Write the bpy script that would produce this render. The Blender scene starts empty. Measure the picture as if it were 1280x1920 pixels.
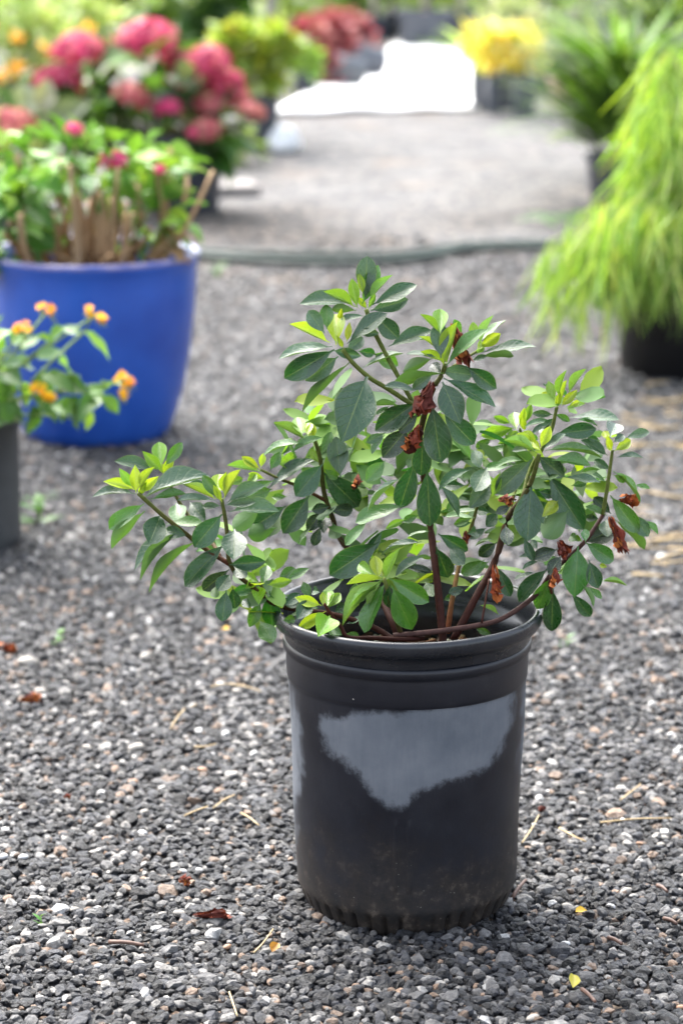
import bpy, math, random
import numpy as np
from mathutils import Vector, Matrix

# ------------------------------------------------------------------ camera, light, exposure
SC = bpy.context.scene
COL = SC.collection
R = math.radians
CAMH, PITCH, FPX = 1.095, R(14.1), 5000.0      # the photograph is 1280 x 1920
cam_d = bpy.data.cameras.new('camera')
cam = bpy.data.objects.new('camera', cam_d); COL.objects.link(cam)
cam.location = (0, 0, CAMH); cam.rotation_euler = (R(90) - PITCH, 0, 0)
cam_d.sensor_fit = 'VERTICAL'; cam_d.sensor_height = 36; cam_d.lens = 36 * FPX / 1920
cam_d.clip_start = 0.05; cam_d.clip_end = 400
cam_d.dof.use_dof = True; cam_d.dof.focus_distance = 2.68; cam_d.dof.aperture_fstop = 4.9
SC.camera = cam

SUN_EL, SUN_AZ = 52, -32          # degrees; azimuth from +Y (away from the camera) towards +X
W = bpy.data.worlds.new('World'); SC.world = W; W.use_nodes = True
nt = W.node_tree; nt.nodes.clear()
sky = nt.nodes.new('ShaderNodeTexSky'); sky.sky_type = 'NISHITA'; sky.sun_disc = False
sky.sun_elevation = R(SUN_EL); sky.sun_rotation = R(SUN_AZ); sky.air_density = 1.0; sky.dust_density = 4.0; sky.ozone_density = 1.0
hs = nt.nodes.new('ShaderNodeHueSaturation'); hs.inputs['Saturation'].default_value = 0.5
bg = nt.nodes.new('ShaderNodeBackground'); bg.inputs['Strength'].default_value = 0.09
wo = nt.nodes.new('ShaderNodeOutputWorld')
nt.links.new(sky.outputs[0], hs.inputs['Color']); nt.links.new(hs.outputs[0], bg.inputs[0]); nt.links.new(bg.outputs[0], wo.inputs[0])
sd = bpy.data.lights.new('sun', 'SUN'); sd.energy = 1.5; sd.angle = R(65); sd.color = (1, 0.97, 0.92)
so = bpy.data.objects.new('sun', sd); COL.objects.link(so)
sdir = Vector((math.sin(R(SUN_AZ)) * math.cos(R(SUN_EL)), math.cos(R(SUN_AZ)) * math.cos(R(SUN_EL)), math.sin(R(SUN_EL))))
so.rotation_euler = sdir.to_track_quat('Z', 'Y').to_euler(); so.location = (-2, 3, 6)
vs = SC.view_settings; vs.view_transform = 'Standard'; vs.look = 'None'; vs.gamma = 1; vs.use_curve_mapping = False
vs.exposure = 2.95
SC.render.engine = 'CYCLES'
SC.cycles.use_denoising = True
SC.cycles.max_bounces = 8; SC.cycles.transparent_max_bounces = 8; SC.cycles.caustics_reflective = False; SC.cycles.caustics_refractive = False

# ------------------------------------------------------------------ helpers
rnd = random.Random(7)
RIGHT = Vector((1, 0, 0)); UP = Vector((0, math.sin(PITCH), math.cos(PITCH))); FWD = Vector((0, math.cos(PITCH), -math.sin(PITCH)))
CAM = Vector((0, 0, CAMH))
def ray(px, py): return FWD + RIGHT * ((px - 640) / FPX) + UP * ((960 - py) / FPX)
def at(px, py, Y):
    d = ray(px, py); return CAM + d * (Y / d.y)
def gnd(px, py, z=0.0):
    d = ray(px, py); return CAM + d * ((z - CAMH) / d.z)
def proj(p):
    q = Vector(p) - CAM; w = q.dot(FWD)
    return 640 + FPX * q.dot(RIGHT) / w, 960 - FPX * q.dot(UP) / w
def pxm(Y): return Y / math.cos(R(10)) / FPX      # metres per photo pixel at distance Y, roughly

def tag(o, label, cat, group=None, kind=None):
    if label: o['label'] = label
    if cat: o['category'] = cat
    if group: o['group'] = group
    if kind: o['kind'] = kind
    return o
def thing(name, label, cat, loc=(0, 0, 0), group=None):
    o = bpy.data.objects.new(name, None); COL.objects.link(o); o.location = loc; o.empty_display_size = 0.05
    return tag(o, label, cat, group)
def link(name, me, parent=None, mat=None, world=True):
    """link a mesh whose coordinates are world ones under a parent whose origin may be elsewhere"""
    if mat is not None and not me.materials: me.materials.append(mat)
    o = bpy.data.objects.new(name, me); COL.objects.link(o)
    if parent is not None:
        o.parent = parent
        if world: o.location = -parent.location
    return o
class MB:
    def __init__(s): s.v = []; s.f = []; s.c = []
    def add(s, v, f, c=None):
        n = len(s.v); s.v += [tuple(p) for p in v]; s.f += [tuple(i + n for i in q) for q in f]
        s.c += [c or (1, 1, 1)] * len(v)
    def mesh(s, name, smooth=True, col=False):
        me = bpy.data.meshes.new(name); me.from_pydata(s.v, [], s.f); me.update()
        if smooth: me.polygons.foreach_set('use_smooth', [True] * len(me.polygons))
        if col:
            a = me.attributes.new('tint', 'FLOAT_COLOR', 'POINT')
            a.data.foreach_set('color', np.array([(*c, 1) for c in s.c], dtype=np.float32).ravel())
        return me
def frame(t):
    t = t.normalized(); a = Vector((0, 0, 1)) if abs(t.z) < 0.9 else Vector((1, 0, 0))
    u = t.cross(a).normalized(); return u, t.cross(u)
def smooth_path(pts, k=4):
    if len(pts) < 3: return [Vector(p) for p in pts]
    P = [Vector(p) for p in pts]; P = [2 * P[0] - P[1]] + P + [2 * P[-1] - P[-2]]; out = []
    for i in range(1, len(P) - 2):
        for j in range(k):
            t = j / k; a, b, c, d = P[i - 1:i + 3]
            out.append(0.5 * ((2 * b) + (c - a) * t + (2 * a - 5 * b + 4 * c - d) * t * t + (3 * b - a - 3 * c + d) * t ** 3))
    out.append(P[-2]); return out
def tube(mb, pts, r0, r1=None, seg=8, c=None, k=4, wob=0.0, c1=None, cube=False):
    r1 = r0 if r1 is None else r1
    P = smooth_path(pts, k); n = len(P); v = []; f = []
    for i, p in enumerate(P):
        t = P[min(i + 1, n - 1)] - P[max(i - 1, 0)]; u, w = frame(t); r = r0 + (r1 - r0) * i / (n - 1)
        r *= 1 + wob * rnd.uniform(-1, 1)
        for j in range(seg):
            a = 2 * math.pi * j / seg; v.append(p + (u * math.cos(a) + w * math.sin(a)) * r)
    for i in range(n - 1):
        for j in range(seg):
            f.append((i * seg + j, i * seg + (j + 1) % seg, (i + 1) * seg + (j + 1) % seg, (i + 1) * seg + j))
    f.append(tuple(range(seg))[::-1]); f.append(tuple((n - 1) * seg + j for j in range(seg)))
    n0 = len(mb.v); mb.add(v, f, c)
    if c is not None and c1 is not None:
        for i in range(n):
            t = i / (n - 1); t = t * t * t if cube else t
            for j in range(seg): mb.c[n0 + i * seg + j] = tuple(a + (b - a) * t for a, b in zip(c, c1))
def lathe(mb, prof, seg, cx=0, cy=0, cz=0, rad=None, sq=0):
    """prof: list of (r, z); rad(r, z, angle) can change the radius"""
    v = []; f = []
    for r, z in prof:
        for j in range(seg):
            a = 2 * math.pi * j / seg; rr = rad(r, z, a) if rad else r
            if sq:                                  # rounded-square outline
                ca, sa = math.cos(a), math.sin(a); rr = rr / (abs(ca) ** sq + abs(sa) ** sq) ** (1 / sq)
            v.append((cx + rr * math.cos(a), cy + rr * math.sin(a), cz + z))
    for i in range(len(prof) - 1):
        for j in range(seg):
            f.append((i * seg + j, i * seg + (j + 1) % seg, (i + 1) * seg + (j + 1) % seg, (i + 1) * seg + j))
    mb.add(v, f)

# ------------------------------------------------------------------ materials
def new_mat(name):
    m = bpy.data.materials.new(name); m.use_nodes = True; t = m.node_tree
    b = t.nodes['Principled BSDF']; return m, t, b
def N(t, kind, **kw):
    n = t.nodes.new(kind)
    for k, v in kw.items():
        if k in n.inputs: n.inputs[k].default_value = v
        else: setattr(n, k, v)
    return n
def ramp(t, fac, stops, interp='LINEAR'):
    n = t.nodes.new('ShaderNodeValToRGB'); e = n.color_ramp.elements; n.color_ramp.interpolation = interp
    while len(e) < len(stops): e.new(0.5)
    for i, (p, c) in enumerate(stops):
        e[i].position = p; e[i].color = (*c, 1) if len(c) == 3 else c
    t.links.new(fac, n.inputs[0]); return n
def mixc(t, fac, a, b, mode='MIX'):
    n = t.nodes.new('ShaderNodeMix'); n.data_type = 'RGBA'; n.blend_type = mode
    for s, x in ((n.inputs[0], fac), (n.inputs[6], a), (n.inputs[7], b)):
        if isinstance(x, (int, float)): s.default_value = x
        elif isinstance(x, tuple): s.default_value = (*x, 1)
        else: t.links.new(x, s)
    return n.outputs[2]
def math_(t, op, a, b=None, c=None):
    n = t.nodes.new('ShaderNodeMath'); n.operation = op
    for i, x in enumerate((a, b, c)):
        if x is None: continue
        if isinstance(x, (int, float)): n.inputs[i].default_value = x
        else: t.links.new(x, n.inputs[i])
    return n.outputs[0]
def sstep(t, x, lo, hi):
    n = t.nodes.new('ShaderNodeMapRange'); n.interpolation_type = 'SMOOTHSTEP'
    t.links.new(x, n.inputs[0]); n.inputs[1].default_value = lo; n.inputs[2].default_value = hi; return n.outputs[0]
def bump(t, h, b, s=0.3, d=0.002):
    n = N(t, 'ShaderNodeBump', Strength=s, Distance=d); t.links.new(h, n.inputs['Height']); t.links.new(n.outputs[0], b.inputs['Normal'])
def noise(t, scale, detail=4, rough=0.55, vec=None):
    n = N(t, 'ShaderNodeTexNoise', Scale=scale, Detail=detail, Roughness=rough)
    if vec is not None: t.links.new(vec, n.inputs['Vector'])
    return n.outputs['Fac']
def plain(name, c1, c2, scale=40, rough=0.6, bs=0.3, bd=0.001, bscale=None, metal=0, spec=0.5, rvar=0.0):
    m, t, b = new_mat(name); co = N(t, 'ShaderNodeTexCoord').outputs['Object']
    n = noise(t, scale, 5, 0.6, co)
    r = ramp(t, n, [(0.3, c1), (0.7, c2)]); t.links.new(r.outputs[0], b.inputs['Base Color'])
    b.inputs['Roughness'].default_value = rough; b.inputs['Specular IOR Level'].default_value = spec; b.inputs['Metallic'].default_value = metal
    if rvar:
        t.links.new(math_(t, 'ADD', math_(t, 'MULTIPLY', n, rvar), rough - rvar / 2), b.inputs['Roughness'])
    if bs: bump(t, noise(t, bscale or scale * 4, 3, 0.6, co), b, bs, bd)
    return m
def leaf_shader(name, src, rough=0.36, trans=0.22, veins=True, spec=0.5, fine=True, through=(1.5, 1.5, 0.6)):
    """src 'object': colour of the object; src 'tint': colour stored on the mesh"""
    m, t, b = new_mat(name)
    if src == 'object': base = N(t, 'ShaderNodeObjectInfo').outputs['Color']
    else: base = N(t, 'ShaderNodeAttribute', attribute_name='tint').outputs['Color']
    co = N(t, 'ShaderNodeTexCoord')
    nz = noise(t, 9 if veins else 30, 4, 0.6, co.outputs['Object'])
    colr = mixc(t, math_(t, 'MULTIPLY', sstep(t, nz, 0.35, 0.75), 0.4), base, mixc(t, 1.0, base, (1.35, 1.2, 0.8) if through[2] < 1 else (1.2, 1.2, 1.2), 'MULTIPLY'))
    if veins:
        sep = N(t, 'ShaderNodeSeparateXYZ'); t.links.new(co.outputs['UV'], sep.inputs[0])
        d = math_(t, 'ABSOLUTE', math_(t, 'SUBTRACT', sep.outputs[0], 0.5))
        rib = math_(t, 'SUBTRACT', 1.0, sstep(t, d, 0.008, 0.03))
        edge = sstep(t, d, 0.455, 0.495)
        ph = math_(t, 'SUBTRACT', sep.outputs[1], math_(t, 'MULTIPLY', d, 0.55))
        vein = sstep(t, math_(t, 'SINE', math_(t, 'MULTIPLY', ph, 46.0)), 0.86, 1.0)
        pale = mixc(t, 0.42, base, (0.20, 0.26, 0.07))
        colr = mixc(t, math_(t, 'MULTIPLY', vein, 0.22), colr, pale)
        colr = mixc(t, math_(t, 'MULTIPLY', rib, 0.75), colr, pale)
        colr = mixc(t, math_(t, 'MULTIPLY', edge, 0.75), colr, pale)
        h = math_(t, 'ADD', math_(t, 'MULTIPLY', math_(t, 'ADD', rib, math_(t, 'MULTIPLY', vein, 0.5)), -1.0), math_(t, 'MULTIPLY', noise(t, 26, 3, 0.6, co.outputs['Object']), 1.1))
        if fine:
            vo = N(t, 'ShaderNodeTexVoronoi', Scale=24.0); t.links.new(co.outputs['Object'], vo.inputs['Vector'])
            bead = math_(t, 'MULTIPLY', math_(t, 'SUBTRACT', 1.0, sstep(t, vo.outputs['Distance'], 0.05, 0.30)), sstep(t, noise(t, 3.5, 2, 0.5, co.outputs['Object']), 0.5, 0.6))
            h = math_(t, 'ADD', h, math_(t, 'MULTIPLY', bead, 1.6))
        bump(t, h, b, 0.35, 0.0012)
    geo = N(t, 'ShaderNodeNewGeometry')
    under = mixc(t, 0.45 if through[2] < 1 else 0.0, base, (0.085, 0.15, 0.04))
    colr = mixc(t, geo.outputs['Backfacing'], colr, under)
    t.links.new(colr, b.inputs['Base Color'])
    rg = math_(t, 'ADD', math_(t, 'MULTIPLY', geo.outputs['Backfacing'], 0.25), rough)
    if fine:                                            # wet and dull patches of the blade
        wet = sstep(t, noise(t, 3.2, 3, 0.5, co.outputs['Object']), 0.42, 0.62)
        rg = math_(t, 'SUBTRACT', rg, math_(t, 'MULTIPLY', wet, 0.14))
    t.links.new(rg, b.inputs['Roughness']); b.inputs['Specular IOR Level'].default_value = spec
    tr = N(t, 'ShaderNodeBsdfTranslucent'); t.links.new(mixc(t, 1.0, colr, through, 'MULTIPLY'), tr.inputs[0])
    mx = N(t, 'ShaderNodeMixShader', Fac=trans); t.links.new(b.outputs[0], mx.inputs[1]); t.links.new(tr.outputs[0], mx.inputs[2])
    t.links.new(mx.outputs[0], t.nodes['Material Output'].inputs[0]); return m
M_LEAF = leaf_shader('azalea_leaf', 'object', 0.34, 0.2, spec=0.8)
M_BGLEAF = leaf_shader('broad_leaf', 'object', 0.45, 0.3, fine=False)
M_TINT = leaf_shader('foliage', 'tint', 0.5, 0.35, veins=False, fine=False)
def tint_mat(name, rough=0.6, bs=0.4, bscale=300, spec=0.4):
    m, t, b = new_mat(name); base = N(t, 'ShaderNodeAttribute', attribute_name='tint').outputs['Color']
    co = N(t, 'ShaderNodeTexCoord').outputs['Object']; n = noise(t, bscale, 4, 0.6, co)
    t.links.new(mixc(t, 1.0, base, ramp(t, n, [(0.3, (0.65, 0.65, 0.65)), (0.7, (1.3, 1.3, 1.3))]).outputs[0], 'MULTIPLY'), b.inputs['Base Color'])
    b.inputs['Roughness'].default_value = rough; b.inputs['Specular IOR Level'].default_value = spec
    bump(t, n, b, bs, 0.001); return m
M_BARK = tint_mat('bark', 0.6, 0.6, 260, 0.12)
M_PETAL = leaf_shader('petal', 'tint', 0.6, 0.35, veins=False, fine=False, through=(1.2, 1.2, 1.2))
M_DRIED = tint_mat('dried_petal', 0.6, 0.5, 200, 0.2)
M_STRAW = plain('straw', (0.28, 0.19, 0.085), (0.50, 0.38, 0.20), 60, 0.6)
M_SOIL = plain('potting_soil', (0.012, 0.008, 0.006), (0.07, 0.04, 0.025), 90, 0.85, 1.0, 0.006, 160)
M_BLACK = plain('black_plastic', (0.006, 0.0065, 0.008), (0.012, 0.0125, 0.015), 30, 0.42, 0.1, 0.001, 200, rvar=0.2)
M_FARBLACK = plain('hazed_black_plastic', (0.038, 0.043, 0.056), (0.075, 0.084, 0.105), 18, 0.4, 0.1, 0.001, 200, rvar=0.2)  # black plastic lightened: lifted blacks of far haze put into the base colour
M_GREYPOT = plain('grey_plastic', (0.022, 0.025, 0.027), (0.045, 0.048, 0.05), 14, 0.5, 0.1, 0.001, 200)
M_PEBBLE = plain('pale_stone', (0.20, 0.18, 0.15), (0.40, 0.37, 0.33), 70, 0.6, 0.4, 0.001, 300)
M_PEACH = plain('peach_stone', (0.26, 0.13, 0.07), (0.40, 0.25, 0.16), 70, 0.6, 0.4, 0.001, 300)

# ------------------------------------------------------------------ ground, path cloth, gravel
def ground_material():
    m, t, b = new_mat('gravel_bed'); co = N(t, 'ShaderNodeTexCoord').outputs['Object']
    vo = N(t, 'ShaderNodeTexVoronoi', Scale=95.0); t.links.new(co, vo.inputs['Vector'])
    sp = N(t, 'ShaderNodeSeparateColor'); t.links.new(vo.outputs['Color'], sp.inputs[0])
    dark = ramp(t, sp.outputs[0], [(0.0, (0.012, 0.012, 0.014)), (0.5, (0.035, 0.034, 0.036)), (0.8, (0.10, 0.095, 0.09)), (0.93, (0.20, 0.15, 0.11)), (1.0, (0.34, 0.31, 0.28))])
    worn_hazed = ramp(t, sp.outputs[0], [(0.0, (0.0468, 0.049, 0.0547)), (0.5, (0.101, 0.102, 0.109)), (0.85, (0.173, 0.166, 0.158)), (1.0, (0.302, 0.266, 0.238))])
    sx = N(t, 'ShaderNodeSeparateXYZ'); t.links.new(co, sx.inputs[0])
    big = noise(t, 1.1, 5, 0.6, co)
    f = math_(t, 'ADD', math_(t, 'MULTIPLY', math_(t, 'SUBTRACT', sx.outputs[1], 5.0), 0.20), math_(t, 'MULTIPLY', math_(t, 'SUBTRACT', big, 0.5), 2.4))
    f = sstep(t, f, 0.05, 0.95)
    c = mixc(t, f, dark.outputs[0], worn_hazed.outputs[0])  # dry paler gravel, plus grazing sheen and haze put into the colour by distance
    br = sstep(t, noise(t, 2.3, 5, 0.65, co), 0.56, 0.72)
    c = mixc(t, math_(t, 'MULTIPLY', br, 0.45), c, (0.24, 0.17, 0.115))
    c = mixc(t, math_(t, 'MULTIPLY', sstep(t, noise(t, 5.0, 6, 0.7, co), 0.46, 0.62), 0.55), c, mixc(t, 1.0, c, (0.45, 0.45, 0.47), 'MULTIPLY'))
    t.links.new(c, b.inputs['Base Color']); b.inputs['Roughness'].default_value = 0.85; b.inputs['Specular IOR Level'].default_value = 0.15
    h = math_(t, 'SUBTRACT', 1.0, vo.outputs['Distance'])
    bump(t, h, b, 0.9, 0.006); return m
gm = MB()
xs = np.concatenate([np.linspace(-60, -3, 8), np.linspace(-2.6, 2.6, 40), np.linspace(3, 60, 8)])
ys = np.concatenate([np.linspace(-20, 1, 6), np.linspace(1.4, 20, 90), np.linspace(22, 160, 12)])
for y in ys:
    for x in xs:
        z = 0.0
        if 5.8 < y < 20: z = 0.010 * (math.sin(x * 3.1 + y * 1.3) + math.sin(x * 1.7 - y * 2.1)) * min(1, (y - 5.8) / 2) * 0.5
        gm.v.append((x, y, z)); gm.c.append((1, 1, 1))
nx = len(xs)
gm.f = [(j * nx + i, j * nx + i + 1, (j + 1) * nx + i + 1, (j + 1) * nx + i) for j in range(len(ys) - 1) for i in range(nx - 1)]
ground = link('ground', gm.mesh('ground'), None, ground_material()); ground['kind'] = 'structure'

POT = Vector((0.0, 2.663, 0.0)); POT.x = (763 - 640) / FPX * (2.663 * math.cos(PITCH) + (CAMH - 0.2) * math.sin(PITCH))
BLUE = Vector((-0.466, 4.97, 0.0)); LANT = Vector((-0.635, 4.16, 0.0)); WEEP = Vector((0.757, 5.62, 0.0))

def gravel():
    g = np.random.default_rng(11); P = []; S = []; Cc = []
    for y0, y1, cell, k in ((1.85, 3.3, 0.0064, 1.0), (3.3, 5.1, 0.0082, 1.12), (5.1, 7.6, 0.0115, 1.4)):
        hw = 0.132 * y1 + 0.22
        X, Y = np.meshgrid(np.arange(-hw, hw, cell), np.arange(y0, y1, cell))
        X = X.ravel() + g.uniform(-.6, .6, X.size) * cell; Y = Y.ravel() + g.uniform(-.6, .6, Y.size) * cell
        keep = np.ones(X.size, bool)
        for c, r in ((POT, 0.098), (BLUE, 0.11), (LANT, 0.10), (WEEP, 0.15)):
            keep &= (X - c.x) ** 2 + (Y - c.y) ** 2 > r * r
        if y0 > 5: keep &= g.random(X.size) < np.clip((7.7 - Y) / 2.6, 0.03, 1)
        X, Y = X[keep], Y[keep]; n = X.size
        r = 0.0038 * k * np.exp(g.normal(0, 0.30, n)); r = np.clip(r, 0.0019, 0.0098)
        P.append(np.stack([X, Y, g.uniform(-0.002, 0.0055, n) + 0.1 * r], 1))
        S.append(r[:, None] * np.stack([g.uniform(.9, 1.35, n), g.uniform(.7, 1.1, n), g.uniform(.55, .9, n)], 1))
        u = g.random(n); c = np.empty((n, 3))
        d = 0.004 + 0.046 * g.random(n) ** 1.9
        c[:] = d[:, None] * np.array([0.93, 0.97, 1.12])
        i = u > 0.68; c[i] = (g.uniform(0.055, 0.16, i.sum()))[:, None] * np.array([1, .97, .95])
        i = u > 0.86; c[i] = (g.uniform(0.17, 0.36, i.sum()))[:, None] * np.array([1, .95, .88])
        i = u > 0.93; c[i] = (g.uniform(0.10, 0.30, i.sum()))[:, None] * np.array([1, .68, .47])
        i = u > 0.988; c[i] = (g.uniform(0.4, 0.55, i.sum()))[:, None] * np.array([1, .98, .94])
        # dustier, browner gravel in patches; paled farther back for grazing sheen and haze
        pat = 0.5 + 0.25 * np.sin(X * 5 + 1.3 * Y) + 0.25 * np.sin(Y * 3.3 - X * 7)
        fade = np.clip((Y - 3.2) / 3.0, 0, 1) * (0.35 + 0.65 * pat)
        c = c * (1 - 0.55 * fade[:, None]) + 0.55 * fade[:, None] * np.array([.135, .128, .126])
        Cc.append(c)
    P = np.concatenate(P); S = np.concatenate(S); Cc = np.concatenate(Cc); n = len(P)
    me = bpy.data.meshes.new('gravel'); me.vertices.add(n); me.vertices.foreach_set('co', P.astype(np.float32).ravel())
    a = me.attributes.new('rot', 'FLOAT_VECTOR', 'POINT'); rt = g.uniform(-0.5, 0.5, (n, 3)); rt[:, 2] = g.uniform(0, 6.28, n); a.data.foreach_set('vector', rt.astype(np.float32).ravel())
    a = me.attributes.new('scl', 'FLOAT_VECTOR', 'POINT'); a.data.foreach_set('vector', S.astype(np.float32).ravel())
    a = me.attributes.new('gcol', 'FLOAT_VECTOR', 'POINT'); a.data.foreach_set('vector', Cc.astype(np.float32).ravel())
    a = me.attributes.new('idx', 'INT', 'POINT'); a.data.foreach_set('value', g.integers(0, 16, n).astype(np.int32))
    m, t, b = new_mat('gravel_stone')
    at_ = N(t, 'ShaderNodeAttribute', attribute_name='gcol', attribute_type='INSTANCER')
    co = N(t, 'ShaderNodeTexCoord').outputs['Object']; nz = noise(t, 1.4, 5, 0.7, co)
    t.links.new(mixc(t, 1.0, at_.outputs['Color'], ramp(t, nz, [(0.3, (0.6, 0.6, 0.6)), (0.7, (1.5, 1.5, 1.5))]).outputs[0], 'MULTIPLY'), b.inputs['Base Color'])
    t.links.new(math_(t, 'ADD', math_(t, 'MULTIPLY', nz, 0.5), 0.12), b.inputs['Roughness']); b.inputs['Specular IOR Level'].default_value = 0.45
    bump(t, nz, b, 0.5, 0.3)
    gt = bpy.data.node_groups.new('gravel_scatter', 'GeometryNodeTree')
    gt.interface.new_socket('Geometry', in_out='INPUT', socket_type='NodeSocketGeometry'); gt.interface.new_socket('Geometry', in_out='OUTPUT', socket_type='NodeSocketGeometry')
    gi = gt.nodes.new('NodeGroupInput'); go = gt.nodes.new('NodeGroupOutput'); L = gt.links.new
    join = gt.nodes.new('GeometryNodeJoinGeometry')
    for k in range(16):
        ico = gt.nodes.new('GeometryNodeMeshIcoSphere'); ico.inputs['Radius'].default_value = 1.0; ico.inputs['Subdivisions'].default_value = 2
        rv = gt.nodes.new('FunctionNodeRandomValue'); rv.data_type = 'FLOAT_VECTOR'; q = 0.30 + 0.02 * (k % 6)
        rv.inputs[0].default_value = (-q, -q, -q); rv.inputs[1].default_value = (q, q, q); rv.inputs['Seed'].default_value = k * 7 + 1
        sp = gt.nodes.new('GeometryNodeSetPosition'); L(ico.outputs[0], sp.inputs[0]); L(rv.outputs[0], sp.inputs['Offset'])
        ch = gt.nodes.new('GeometryNodeConvexHull'); L(sp.outputs[0], ch.inputs[0])
        sm = gt.nodes.new('GeometryNodeSetMaterial'); sm.inputs['Material'].default_value = m; L(ch.outputs[0], sm.inputs[0])
        g2 = gt.nodes.new('GeometryNodeGeometryToInstance'); L(sm.outputs[0], g2.inputs[0]); L(g2.outputs[0], join.inputs[0])
    def na(name, dt):
        x = gt.nodes.new('GeometryNodeInputNamedAttribute'); x.data_type = dt; x.inputs['Name'].default_value = name; return x.outputs[0]
    ip = gt.nodes.new('GeometryNodeInstanceOnPoints'); L(gi.outputs[0], ip.inputs['Points']); L(join.outputs[0], ip.inputs['Instance'])
    ip.inputs['Pick Instance'].default_value = True; L(na('idx', 'INT'), ip.inputs['Instance Index'])
    er = gt.nodes.new('FunctionNodeEulerToRotation'); L(na('rot', 'FLOAT_VECTOR'), er.inputs[0]); L(er.outputs[0], ip.inputs['Rotation'])
    L(na('scl', 'FLOAT_VECTOR'), ip.inputs['Scale']); L(ip.outputs[0], go.inputs[0])
    o = link('gravel', me, None, m); md = o.modifiers.new('scatter', 'NODES'); md.node_group = gt
    tag(o, 'dark crushed gravel with pale and rusty stones mixed in', 'gravel', kind='stuff')
gravel()

# white ground cloth on the far path
def cloth():
    m = plain('white_cloth', (0.78, 0.78, 0.78), (0.84, 0.84, 0.83), 6, 0.8, 0.3, 0.01, 5)
    c = [gnd(505, 226), gnd(890, 205), gnd(905, 84), gnd(690, 96), gnd(640, 140)]
    mb = MB(); n = len(c); g = 18
    L0, L1, R0, R1 = gnd(500, 224), gnd(735, 92), gnd(893, 208), gnd(912, 84)
    V = []
    for i in range(g + 1):
        for j in range(g + 1):
            s, q = i / g, j / g
            p = (L0 * (1 - s) + L1 * s) * (1 - q) + (R0 * (1 - s) + R1 * s) * q
            V.append((p.x + 0.02 * math.sin(9 * s), p.y, 0.022 + 0.006 * math.sin(7 * s + 5 * q) + 0.004 * math.sin(19 * q)))
    F = [(i * (g + 1) + j, i * (g + 1) + j + 1, (i + 1) * (g + 1) + j + 1, (i + 1) * (g + 1) + j) for i in range(g) for j in range(g)]
    mb.add(V, F); o = link('ground_cloth', mb.mesh('ground_cloth'), None, m)
    s = o.modifiers.new('thick', 'SOLIDIFY'); s.thickness = 0.008; s.offset = 0
    tag(o, 'white cloth laid flat over the path between the far pots', 'ground cloth')
cloth()

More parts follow.
